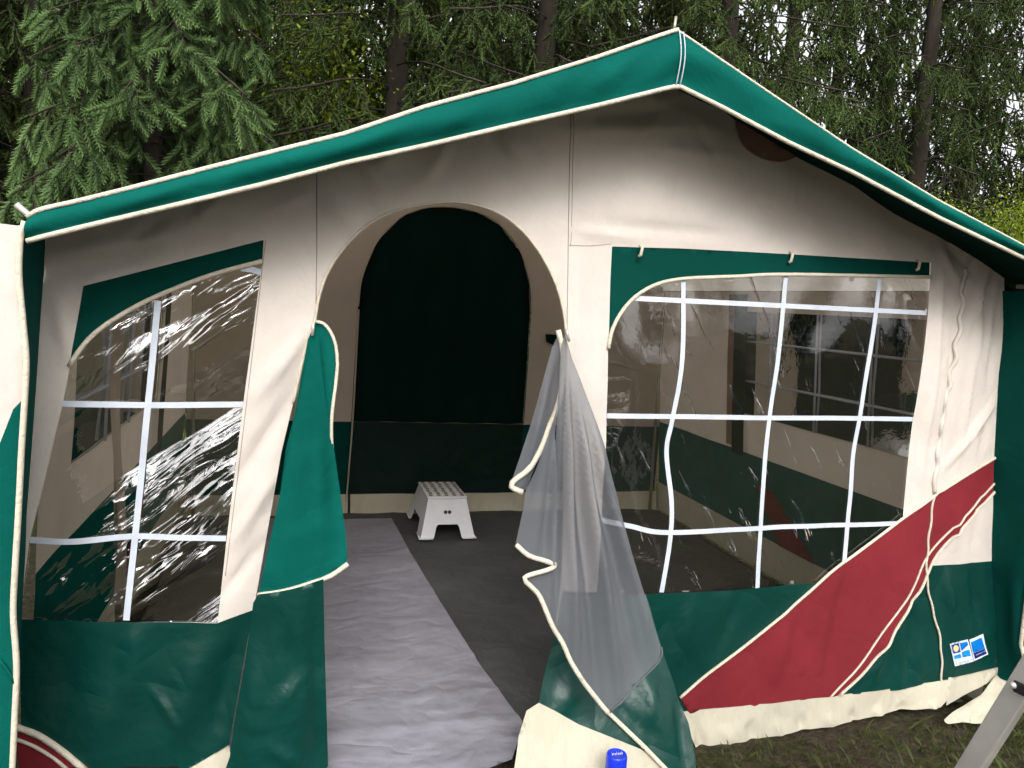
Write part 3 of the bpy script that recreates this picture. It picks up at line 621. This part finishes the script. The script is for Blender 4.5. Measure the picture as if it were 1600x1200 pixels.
# right wing, front edge curling back towards the wall at its foot
rwe = np.array([WP.uv(*p) for p in ((1570,435),(1565,550),(1556,714),(1551,876),(1562,1044))])
rwx = lambda z: float(np.interp(-z, -rwe[:,1], rwe[:,0]))-0.008
def rw_fn(a, b):
    z = 1.66+(0.12-1.66)*b
    y1 = np.interp(-z, [-1.66,-1.2,-1.0,-0.80,-0.55,-0.30,-0.12], [1.90,1.93,1.98,2.05,2.16,2.19,2.14])
    y = WY+(y1-WY)*a
    return (rwx(z)+0.02*math.sin(a*5+z*3)*a*a+0.03*a+0.012*a*noise.noise(Vector((a*2, z*3, 4))), y, z)
sheet3('side_wing', rw_fn, 12, 50, 'green_shaded', tent)
tube('piping', [np.array(rw_fn(1, t))+np.array((-0.004,-0.004,0)) for t in np.linspace(0, 1, 60)], 0.0075, 'piping', tent)
tube('eave_cord', [(2.60, WY-0.01, 1.68), (2.63, 2.1, 1.675), (2.68, 1.95, 1.67)], 0.008, 'piping', tent)

# ---- interior: side walls, back wall with arched curtain
def wallx(side):
    return (lambda z: 2.60+(1.70-z)*0.075) if side > 0 else (lambda z: -0.63-(1.62-z)*0.045)
def side_sheet(name, side, y0, y1, z0, z1, mat, off=0.0, nu=24, nv=10, parent=None):
    X = wallx(side)
    def f(a, b):
        y = y0+(y1-y0)*a; z = z0+(z1-z0)*b
        return (X(z)-side*(off+0.008*noise.noise(Vector((y*3, z*3, side)))), y, z)
    return sheet3(name, f, nu, nv, mat, parent or tent)
for s in (1, -1):
    zt_ = 1.66 if s > 0 else 1.58
    side_sheet('side_wall', s, 4.12, BY, 0.68, zt_, 'cream_in'); side_sheet('side_wall', s, WY+0.02, 2.62, 0.68, zt_, 'cream_in')
    side_sheet('side_wall', s, 2.62, 4.12, 0.68, 0.92, 'cream_in'); side_sheet('side_wall', s, 2.62, 4.12, 1.54, zt_, 'cream_in')
    side_sheet('green_band', s, WY+0.02, BY, 0.21, 0.68, 'green'); side_sheet('mud_skirt', s, WY+0.02, BY, 0.0, 0.21, 'skirt')
    pn = side_sheet('window_pane', s, 2.62, 4.12, 0.92, 1.54, 'dark_pane', -0.004)
    X = wallx(s)
    for y in (3.0, 3.4, 3.8): tube('tape', [(X(z)-s*0.008, y, z) for z in (0.92, 1.2, 1.54)], 0.006, 'tape', pn, 5)
    for z in (1.12, 1.36): tube('tape', [(X(z)-s*0.008, y, z) for y in (2.62, 3.4, 4.12)], 0.006, 'tape', pn, 5)
    side_sheet('curtain', s, 4.02, 4.16, 0.66, zt_-0.02, 'green_dark', 0.03, 6, 14)
    side_sheet('curtain_tie', s, 4.16, 4.24, 0.70, zt_-0.02, 'vent', 0.02, 4, 10)
    rs = [(3.90,0.52),(3.66,0.215),(3.34,0.215),(3.74,0.52)]
    link('red_stripe', mesh_of('red', [(X(z)-s*0.014, y, z) for y, z in rs], [(0,1,2,3)], False), 'red', tent)
BP = Plane((0, BY, 0), (0, -1, 0)); BR = Relief(BP, amp=0.012, scale=2.2, seed=4)
xl, xr = -0.66, 2.68
arch_b = [('w',0.375,0.64),('w',0.39,1.42),('w',0.41,1.62),('w',0.50,1.86),('w',0.66,2.04),('w',0.82,2.11),('w',1.0,2.13),('w',1.18,2.11),('w',1.35,2.03),('w',1.50,1.86),('w',1.585,1.64),('w',1.605,1.45),('w',1.60,0.64)]
panel('back_wall', [('w',xl,0.64),arch_b[0]]+arch_b[1:-1]+[arch_b[-1],('w',xr,0.64),('w',xr-0.07,1.69),('w',px_,2.26),('w',xl,1.60)], BP, BR, 'cream_in', tent, 0, res=0.05)
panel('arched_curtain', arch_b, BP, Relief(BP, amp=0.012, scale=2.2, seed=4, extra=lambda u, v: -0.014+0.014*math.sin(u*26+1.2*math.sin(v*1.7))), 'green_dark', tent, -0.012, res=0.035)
panel('green_band', [('w',xl,0.64),('w',xl,0.14),('w',0.37,0.14),('w',0.375,0.64)], BP, BR, 'green_shaded', tent, 0, res=0.05)
panel('green_band', [('w',xr,0.64),('w',xr,0.14),('w',1.60,0.14),('w',1.60,0.64)], BP, BR, 'green_shaded', tent, 0, res=0.05)
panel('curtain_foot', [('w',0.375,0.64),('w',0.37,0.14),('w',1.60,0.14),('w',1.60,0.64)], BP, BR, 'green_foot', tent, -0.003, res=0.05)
BS = Plane((0, BY-0.01, 0.14), (0, -1, 0.35)); BSR = Relief(BS, amp=0.03, scale=4, seed=6)
panel('mud_skirt', [('w',xl,0.0),('w',0.372,0.0),('w',0.372,-0.14),('w',xl,-0.14)], BS, BSR, 'skirt', tent, 0, res=0.03)
panel('mud_skirt', [('w',0.39,0.0),('w',xr,0.0),('w',xr,-0.14),('w',0.39,-0.14)], BS, BSR, 'skirt', tent, 0, res=0.03)
cord('zip_seam', [('w',0.395,1.4),('w',0.385,0.7),('w',0.36,0.02)], BP, BR, 0.006, 'cream_in', tent, 0.008)
for P in (arch_b[1:-1],): cord('piping', P, BP, BR, 0.006, 'cream_in', tent, 0.004)
pk = [('w',1.71,1.30),('w',1.83,1.30),('w',1.82,1.245),('w',1.77,1.225),('w',1.72,1.245)]
panel('pocket', pk, BP, BR, 'green_dark', tent, 0.02, res=0.03)
# poles of the frame
for p in ((1.00, WY+0.07), (0.02, WY+0.07), (-0.55, 2.75), (2.58, 2.42), (2.60, 5.10), (-0.60, 5.10)):
    zt_ = float(np.interp(p[0], xs, zt))-0.04
    tube('frame_pole', [(p[0], p[1], 0.0), (p[0]-0.02, p[1], zt_)], 0.011, 'pole', tent, 10)
tube('frame_pole', [(px_, OVY+0.04, PZ-0.02), (px_, BY+0.2, PZ-0.02)], 0.011, 'pole', tent, 10)
# hanging tie strap seen through the left window
def strap(a, b): return (-0.545+0.03*a+0.01*math.sin(b*7), 2.62+0.02*math.sin(b*5+a*2), 0.45+1.0*b)
sheet3('tie_strap', strap, 3, 24, 'cream_in', tent)

# ------------------------------------------------------------------ floor sheets
def fz(x, y, s): return 0.014*noise.noise(Vector((x*5, y*5, s)))+0.008*noise.noise(Vector((x*13, y*9, s)))
V = []; nx, ny = 60, 60
gs = link('groundsheet', mesh_of('groundsheet', [(-0.62+3.26*i/nx, 2.30+2.86*j/ny, 0.016+0.006*noise.noise(Vector((i*0.4, j*0.4, 2)))) for j in range(ny+1) for i in range(nx+1)],
     [(j*(nx+1)+i, j*(nx+1)+i+1, (j+1)*(nx+1)+i+1, (j+1)*(nx+1)+i) for j in range(ny) for i in range(nx)]), 'gsheet')
tag(gs, 'dark charcoal groundsheet covering the tent floor under the white stool', 'groundsheet')
FP = Plane((0, 0, 0.03), (0, 0, 1), (1, 0, 0)); FP.v = np.array((0., 1., 0.))
def mat_rel(u, v):
    r = 0.003+0.005*abs(noise.noise(Vector((u*3.1+v, v*3.4, 3))))+0.004*abs(noise.noise(Vector((u*8, v*9-u*3, 8))))
    for y0, a in ((2.45, 0.012), (2.66, 0.007), (2.95, 0.008), (3.5, 0.006)):
        y = y0+0.05*noise.noise(Vector((u*3, y0, 0))); r += a*math.exp(-((v-y)/0.018)**2)*(0.5+0.5*noise.noise(Vector((u*4, y0*3, 5))))
    return max(0.001, r)
ms_ = panel('floor_mat', [(612,811),(642,866),(690,945),(750,1040),(816,1130),(809,1162),(800,1188),(730,1215),(640,1235),(500,1260),('w',-0.2,2.34),('w',-0.3,5.03),(540,812)], FP, mat_rel, 'sheet', None, 0.0, res=0.03)
tag(ms_, 'crumpled silver grey plastic sheet running into the tent from the doorway', 'floor mat')

# ------------------------------------------------------------------ step stool
st = thing('step_stool', 'small white plastic step stool standing inside the tent', 'stool', (0.943, 4.8, 0.028))
def stool():
    zb, zt2 = 0.028, 0.262; B = [(0.768,4.50),(1.112,4.50),(1.112,5.09),(0.768,5.09)]; T = [(0.822,4.60),(1.064,4.60),(1.064,4.99),(0.822,4.99)]
    P = lambda k, t, h: None
    for k in range(4):
        b0, b1, t0, t1 = map(np.array, (B[k], B[(k+1) % 4], T[k], T[(k+1) % 4]))
        def pt(s, h):
            a = b0+(b1-b0)*s; c = t0+(t1-t0)*s; q = a+(c-a)*h; return (q[0], q[1], zb+(zt2-zb)*h)
        ol = [(0.0,0),(0.22,0),(0.245,0.05),(0.27,0.30),(0.30,0.36),(0.70,0.36),(0.73,0.30),(0.755,0.05),(0.78,0),(1,0),(1,1),(0,1)]
        bm = bmesh.new(); vs = [bm.verts.new(pt(*q)) for q in ol]; bm.faces.new(vs)
        nrm = np.cross(np.array(pt(1,0))-np.array(pt(0,0)), np.array(pt(0,1))-np.array(pt(0,0))); nrm /= np.linalg.norm(nrm)
        r = bmesh.ops.extrude_face_region(bm, geom=list(bm.faces)); bmesh.ops.translate(bm, verts=[g for g in r['geom'] if isinstance(g, bmesh.types.BMVert)], vec=Vector(-nrm*0.006))
        bmesh.ops.recalc_face_normals(bm, faces=list(bm.faces))
        o = bm_obj('side_panel', bm, 'plastic', st, 0.0018)
        if k in (0, 2):
            for s in (0.455, 0.545):
                c = np.array(pt(s, 0.66))+nrm*0.0012
                ang = np.linspace(0, 2*math.pi, 17)[:-1]; ex = np.array((1.,0,0)); ey = np.cross(nrm, ex)
                link('hole_shade_disc', mesh_of('hole', [c+0.012*(math.cos(a)*ex+math.sin(a)*ey) for a in ang], [tuple(range(16))], False), 'black', o)  # flat black disc painted for the dark inside of a hole
        # flared foot rims
        for s0, s1 in ((-0.01, 0.225), (0.775, 1.01)):
            q0, q1 = np.array(pt(s0, 0)), np.array(pt(s1, 0)); tube('foot_rim', [q0+nrm*0.003+np.array((0,0,0.006)), q1+nrm*0.003+np.array((0,0,0.006))], 0.0055, 'plastic', o, 8)
    bm = bmesh.new(); box(bm, (0.943, 4.795, zt2+0.003), (0.252, 0.40, 0.016)); tp = bm_obj('tread', bm, 'plastic', st, 0.006, True)
    for i in range(5):
        x = 0.843+i*0.050
        for j in range(7):
            bm = bmesh.new(); box(bm, (x+0.004*(j % 2), 4.63+j*0.055, zt2+0.012), (0.022, 0.036, 0.005)); bm_obj('grip_pad', bm, 'grip', tp, 0.0015)
stool()

# ------------------------------------------------------------------ spray can
sc_ = thing('spray_can', 'spray can with bright blue cap standing before the cream door skirt', 'can', (0.955, 1.955, 0))
cc = (0.955, 1.955, gz(0.955, 1.955)+0.004)
lathe('can_body', [(0.030,0),(0.0325,0.004),(0.0325,0.135),(0.030,0.143),(0.027,0.146)], cc, 'can', sc_)
cap = lathe('cap', [(0.0322,0.1465),(0.0322,0.150),(0.0310,0.192),(0.0295,0.1975),(0.026,0.200),(0.0245,0.1985)], cc, 'blue', sc_)
for i in range(7):
    a = -0.5+i*0.17; x = cc[0]-0.016+i*0.0052
    tube('cap_mark', [(x-0.002, cc[1]-0.007+0.002*(i % 2), cc[2]+0.1993), (x+0.001, cc[1], cc[2]+0.1996), (x+0.002, cc[1]+0.007-0.003*(i % 3), cc[2]+0.1993)], 0.0010, 'white', cap, 5)

# ------------------------------------------------------------------ step ladder
ld = thing('step_ladder', 'grey aluminium step ladder standing in the open beside the tent', 'ladder', (1.52, 0.95, 0))
def bar(name, a, b, w, d, mat, parent, xax=(1,0,0)):
    a, b = Vector(a), Vector(b); zz = (b-a).normalized(); xx = Vector(xax); yy = zz.cross(xx).normalized(); xx = yy.cross(zz)
    rot = Matrix((xx, yy, zz)).transposed().to_4x4(); bm = bmesh.new(); box(bm, (a+b)/2, (w, d, (b-a).length), rot)
    return bm_obj(name, bm, mat, parent, 0.003)
for x in (1.302, 1.74):
    r = bar('rear_rail', (x, 1.352, gz(x,1.352)), (x, 0.90, 1.18), 0.020, 0.043, 'metal', ld)
    bar('front_rail', (x+0.0, 0.36, gz(x,0.36)), (x, 0.86, 1.20), 0.024, 0.058, 'metal', ld)
    bar('spreader', (x-0.016, 1.025, 0.86), (x-0.016, 0.69, 0.88), 0.006, 0.022, 'black', ld)
    bm = bmesh.new(); box(bm, (x, 1.352, gz(x,1.352)+0.02), (0.034, 0.066, 0.04)); bm_obj('foot', bm, 'black', r, 0.004)
    bm = bmesh.new(); bmesh.ops.create_uvsphere(bm, u_segments=12, v_segments=8, radius=0.006, matrix=Matrix.Translation((x-0.020, 1.022, 0.862))); bm_obj('bolt', bm, 'metal', r, 0, True)
for k in range(4): 
    z = 0.25+k*0.25; y = 0.36+(z/1.20)*0.5
    bm = bmesh.new(); box(bm, (1.521, y, z), (0.412, 0.09, 0.028)); bm_obj('tread', bm, 'metal', ld, 0.004)
bm = bmesh.new(); box(bm, (1.521, 0.88, 1.215), (0.47, 0.24, 0.03)); bm_obj('top_plate', bm, 'black', ld, 0.006)
bar('cross_brace', (1.315, 1.25, 0.27), (1.727, 1.25, 0.27), 0.02, 0.02, 'metal', ld, (0,1,0))

# ------------------------------------------------------------------ trees
def frame(d, up=(0,0,1.0)):
    d = d/np.linalg.norm(d); s = np.cross(d, up); n_ = np.linalg.norm(s)
    s = s/n_ if n_ > 1e-6 else np.array((1.,0,0)); return np.stack([s, np.cross(s, d), d], 1)   # columns: side, up, along
def finger(nn=52, wid=0.145, w=0.030):
    """one shoot, along +z, unit length: needles stand out round the stem"""
    V, T, tn = [], [], []
    for i in range(nn):
        t = (i+0.5)/nn; a = i*2.39996; r = np.array((math.cos(a), math.sin(a), 0)); s = np.array((-math.sin(a), math.cos(a), 0))
        L = wid*(1.0 if t < 0.75 else 1.0-0.5*(t-0.75)/0.25); b = np.array((0, 0, t*0.92)); k = len(V)
        V += [b-s*w-np.array((0,0,w)), b+s*w+np.array((0,0,w)), b+r*L+np.array((0,0,0.17))]; T.append((k, k+1, k+2))
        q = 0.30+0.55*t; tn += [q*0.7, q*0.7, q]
    k = len(V)                                     # the leafy core of the shoot
    for z, r in ((0.0, 0.03), (0.35, 0.075), (0.8, 0.065)):
        for q in range(4): V.append(np.array((r*math.cos(q*1.571+z), r*math.sin(q*1.571+z), z))); tn.append(0.18+0.35*z)
    V.append(np.array((0, 0, 1.0))); tn.append(0.6)
    for a in range(2):
        for q in range(4): i0, i1, j0, j1 = k+a*4+q, k+a*4+(q+1) % 4, k+a*4+4+q, k+a*4+4+(q+1) % 4; T += [(i0, i1, j1), (i0, j1, j0)]
    for q in range(4): T.append((k+8+q, k+8+(q+1) % 4, k+12))
    return np.array(V), np.array(T), np.array(tn)
FINE = finger(56, 0.20, 0.034); COARSE = finger(22, 0.17, 0.045)
def stick(a, b, r):
    d = b-a; fr = frame(d); V = []
    for p, rr in ((a, r), (b, r*0.5)):
        for k in range(3): q = 2.094*k; V.append(p+rr*(math.cos(q)*fr[:,0]+math.sin(q)*fr[:,1]))
    return np.array(V), np.array([(0,1,4),(0,4,3),(1,2,5),(1,5,4),(2,0,3),(2,3,5)])
def spruce_crown(name, seed, h, z0, rad, nb, per, shoot, dead_below, droop, mats, dead=0.0, hang=0.5, shoot_mesh=None):
    FV, FT, FTI = shoot_mesh or COARSE
    g = np.random.default_rng(seed); VV, TT, TI = [], [], []; WV, WT = [], []; kv = kw = 0
    def wood(a, b, r):
        nonlocal kw
        v, t = stick(a, b, r); WV.append(v); WT.append(t+kw); kw += len(v)
    for bi in range(nb):
        t = bi/nb; z = z0+(h-z0)*t**1.15; az = bi*2.39996+g.uniform(-.4, .4)
        L = rad*(1-(z-z0)/(h-z0+0.3))**0.8*g.uniform(.75, 1.1)+0.15
        od = np.array((math.cos(az), math.sin(az), 0)); sd_ = np.array((-math.sin(az), math.cos(az), 0))
        isdead = z < dead_below and g.random() < dead
        pts = [np.array((0,0,z))+od*L*s+np.array((0,0,1))*(-droop*L*s*s*1.1+0.25*L*max(0,s-0.55)**2*2) for s in np.linspace(0, 1, 7)]
        for a, b in zip(pts[:-1], pts[1:]): wood(a, b, 0.010*(1.2-0.0)*L/2+0.004)
        ns = int(per*(0.5+0.5*L/rad))
        for si in range(ns):
            s = 0.22+0.78*(si+g.random()*0.8)/ns; i = min(5, int(s*6)); f = s*6-i; p = pts[i]*(1-f)+pts[i+1]*f
            ax = pts[i+1]-pts[i]; ax /= np.linalg.norm(ax)
            sg = 1 if si % 2 else -1
            tl_ = L*0.42*(1.15-s)*g.uniform(.7, 1.2)+shoot*0.8
            td = ax*0.55+sd_*sg*g.uniform(.3, .9)+np.array((0,0,-1))*hang*g.uniform(.4, 1.4); td /= np.linalg.norm(td)
            e = p+td*tl_; wood(p, e, 0.0035)
            if isdead:
                for _ in range(3):
                    q = p+td*tl_*g.random(); d2 = td*0.3+sd_*g.uniform(-.5,.5)+np.array((0,0,-1))*g.uniform(.5,1.5); d2 /= np.linalg.norm(d2); wood(q, q+d2*g.uniform(.12,.4), 0.0022)
                continue
            nf = max(3, int(tl_/(shoot*0.34)))
            br = g.uniform(-.22, .12)
            for fi in range(nf):
                u = (fi+1)/nf; q = p+td*tl_*u
                fd = td*(0.8 if u < 0.99 else 1.5)+g.normal(0, .55, 3)+np.array((0,0,-1))*hang*g.uniform(.0, .9)+sd_*(0.75 if fi % 2 else -0.75)*(0 if u > .99 else 1)
                fr = frame(fd); ln = shoot*g.uniform(.7, 1.25)*(1.0 if u > .3 else .8)
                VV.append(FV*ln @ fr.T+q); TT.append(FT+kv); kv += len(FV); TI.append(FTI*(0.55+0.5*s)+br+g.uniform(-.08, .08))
    me = big_mesh(name, np.vstack(VV), np.vstack(TT), np.vstack([np.concatenate(TI)[:, None]])[:, 0])
    me.materials.append(M[mats])
    mw = big_mesh(name+'_wood', np.vstack(WV), np.vstack(WT)); mw.materials.append(M['twig'])
    return me, mw
def trunk_mesh(name, h, r, seed):
    g = np.random.default_rng(seed); sides, V, Fc = 12, [], []
    zs_ = np.concatenate([[-0.15, 0, .12, .35], np.linspace(.8, h, 12)])
    ph = g.uniform(0, 6, 2)
    for z in zs_:
        rr = r*(1-0.93*max(0, z)/h)*(1+0.45*math.exp(-max(0, z)/0.18)); cx, cy = 0.05*math.sin(z*.35+ph[0])*min(1, z/2), 0.05*math.cos(z*.3+ph[1])*min(1, z/2)
        for k in range(sides):
            q = 2*math.pi*k/sides; w = rr*(1+0.07*math.sin(3*q+z)+0.05*g.uniform(-1, 1)); V.append((cx+w*math.cos(q), cy+w*math.sin(q), z))
    for i in range(len(zs_)-1):
        for k in range(sides): Fc.append((i*sides+k, i*sides+(k+1) % sides, (i+1)*sides+(k+1) % sides, (i+1)*sides+k))
    Fc.append(tuple((len(zs_)-1)*sides+k for k in range(sides)))
    me = mesh_of(name, V, Fc); me.materials.append(M['bark']); return me
def put_tree(name, label, crown, trunk, x, y, rz, sc, group, cat='tree'):
    t = thing(name, label, cat, (x, y, gz(x, y)), group); t.rotation_euler = (0, 0, rz); t.scale = (sc, sc, sc)
    for nm, me in (('trunk', trunk), ('crown', crown[0]), ('branches', crown[1])):
        o = bpy.data.objects.new(nm, me); COL.objects.link(o); o.parent = t
    return t
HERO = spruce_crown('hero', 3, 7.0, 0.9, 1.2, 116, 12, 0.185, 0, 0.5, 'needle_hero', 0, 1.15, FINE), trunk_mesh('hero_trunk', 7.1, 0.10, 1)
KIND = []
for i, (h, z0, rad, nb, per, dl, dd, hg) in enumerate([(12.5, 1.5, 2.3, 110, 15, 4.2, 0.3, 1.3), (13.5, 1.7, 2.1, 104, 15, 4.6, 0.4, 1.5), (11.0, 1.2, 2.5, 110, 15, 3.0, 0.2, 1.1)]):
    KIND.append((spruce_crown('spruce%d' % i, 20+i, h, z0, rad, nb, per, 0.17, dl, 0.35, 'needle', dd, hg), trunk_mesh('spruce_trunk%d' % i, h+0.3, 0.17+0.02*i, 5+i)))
def broad(name, seed, h, z0, rad, nleaf, size):
    g = np.random.default_rng(seed); cl = [(g.normal(0, rad*0.55), g.normal(0, rad*0.55), g.uniform(z0, h)) for _ in range(60)]
    V, T, TI = [], [], []; WV, WT = [], []; kw = 0
    for c in cl:
        a = np.array((0, 0, max(0.6, c[2]*0.55))); v, t = stick(a, np.array(c), 0.02); WV.append(v); WT.append(t+kw); kw += len(v)
    for i in range(nleaf):
        c = np.array(cl[g.integers(60)]); p = c+g.normal(0, 0.30, 3); fr = frame(g.normal(0, 1, 3)+np.array((0,0,-.6))); s = size*g.uniform(.6, 1.3); k = len(V)
        for a, b, n_ in ((0,-1,0),(0.5,0,.12),(0,1,0),(-0.5,0,.12)): V.append(p+fr[:,0]*a*s+fr[:,2]*b*s*.8+fr[:,1]*n_*s)
        T += [(k,k+1,k+2),(k,k+2,k+3)]; q = g.uniform(.1, .9); TI += [q]*4
    me = big_mesh(name, np.array(V), np.array(T), np.array(TI)); me.materials.append(M['leaf']); mw = big_mesh(name+'_w', np.vstack(WV), np.vstack(WT)); mw.materials.append(M['bark'])
    return me, mw
BROAD = broad('broadleaf', 9, 6.0, 0.5, 1.6, 16000, 0.055), trunk_mesh('broadleaf_trunk', 5.0, 0.09, 30)

def at(px, Y, py=300):
    d = ray(px, py); return d[0]/d[1]*Y
put_tree('spruce_tree', 'bushy blue green spruce with drooping shoots behind the low eave', HERO[0], HERO[1], at(250, 6.7, 100), 6.7, 0.4, 1.0, None)
row = 'spruces in the wood behind the tent'
spots = [(1440, 9.6, 1), (1232, 10.5, 0), (1510, 11.5, 0), (1305, 12.5, 1), (1380, 14.5, 1), (1620, 9.2, 2), (1120, 8.8, 2), (960, 10.2, 1), (850, 8.9, 0), (735, 10.8, 1), (610, 8.9, 2), (445, 10.0, 0), (395, 13.0, 1),
         (60, 8.4, 0), (-40, 9.6, 2), (140, 10.8, 1), (-150, 8.2, 1), (670, 14, 0), (900, 14.5, 2), (1050, 13.5, 1), (300, 14.5, 2), (30, 14, 0), (1800, 9.8, 0), 
         (210, 17, 2), (800, 17, 0), (980, 18, 2), (100, 20, 2), (690, 20, 2), (880, 21, 0), (-80, 16, 2), (1080, 20, 0)]
for i, (px, Y, k) in enumerate(spots):
    lb = ['tall dark spruce with drooping green boughs in the wood behind the tent', 'tall spruce with bare dead lower twigs in the wood behind the tent', 'low branched dense dark spruce in the wood behind the tent'][k]
    put_tree('spruce_tree', lb, KIND[k][0], KIND[k][1], at(px, Y, 200), Y, i*1.7, 0.92+0.16*((i*37) % 10)/10, row)
for i, (px, Y, sc) in enumerate([(490, 9.3, 0.70), (560, 13.0, 1.0), (420, 13.5, 1.05), (1570, 8.0, 0.52), (1680, 8.6, 0.60), (40, 18, 1.4), (760, 20, 1.5), (180, 20, 1.5)]):
    put_tree('broadleaf_tree', 'low yellow green leafy tree just beyond the vented slope of the roof' if i in (3, 4) else 'yellow green broadleaf tree coloured as if backlit between the spruce trunks', BROAD[0], BROAD[1], at(px, Y, 200), Y, i*2.1, sc, 'broadleaf trees behind the spruces')
# the wood also closes the clearing behind the photographer; it shows mirrored in the vinyl windows
for i, (x, y, k) in enumerate([(-9, -15, 0), (-5, -16.5, 2), (-1.5, -15.5, 0), (2.5, -16.5, 2), (6, -15.5, 0), (9.5, -16, 2), (-13, -10, 2), (13.5, -10, 0), (0.3, -19, 1), (4.2, -19, 1), (-3.3, -19, 1)]):
    put_tree('spruce_tree', 'spruce across the clearing, mirrored dark in the vinyl windows', KIND[k][0], KIND[k][1], x, y, i*1.3, 0.95, 'spruces across the clearing')

# ------------------------------------------------------------------ grass and litter
def grass():
    V, T, TI = [], [], []
    g = np.random.default_rng(4); n = 0
    while n < 24000:
        x, y = g.uniform(0.9, 5.0), g.uniform(1.0, 7.5)
        if -0.72 < x < 2.72 and y > 2.2: continue
        if y > 4 and g.random() < 0.6: continue
        d = noise.noise(Vector((x*1.6, y*1.6, 3)))
        if g.random() > 0.45+0.9*d: continue
        n += 1; z = gz(x, y); h = g.uniform(.012, .045)*(1.9 if g.random() < .12 else 1); a = g.uniform(0, 6.28); l = g.uniform(.3, 1.1)*h; w = 0.0014; k = len(V)
        dx, dy = math.cos(a), math.sin(a)
        V += [(x-dy*w, y+dx*w, z-.004), (x+dy*w, y-dx*w, z-.004), (x+dx*l*.4, y+dy*l*.4, z+h*.65), (x+dx*l, y+dy*l, z+h)]
        T += [(k, k+1, k+2), (k, k+2, k+3)]; q = g.uniform(0, 1); TI += [q*.8]*4
    me = big_mesh('grass', np.array(V), np.array(T), np.array(TI)); o = link('grass', me, 'blade')
    o['kind'] = 'stuff'; o['label'] = 'short thin grass and moss on the brown earth by the skirt'; o['category'] = 'grass'
    WV, WT, k = [], [], 0
    for _ in range(2600):
        x, y = g.uniform(0.9, 5), g.uniform(1.0, 6)
        if -0.72 < x < 2.72 and y > 2.2: continue
        a = g.uniform(0, 6.28); L = g.uniform(.006, .035); p = np.array((x, y, gz(x, y)+.002)); v, t = stick(p, p+np.array((math.cos(a)*L, math.sin(a)*L, .003)), 0.0009); WV.append(v); WT.append(t+k); k += len(v)
    o = link('needle_litter', big_mesh('litter', np.vstack(WV), np.vstack(WT)), 'twig')
    o['kind'] = 'stuff'; o['label'] = 'fallen brown needles and twigs scattered on the earth'; o['category'] = 'litter'
grass()
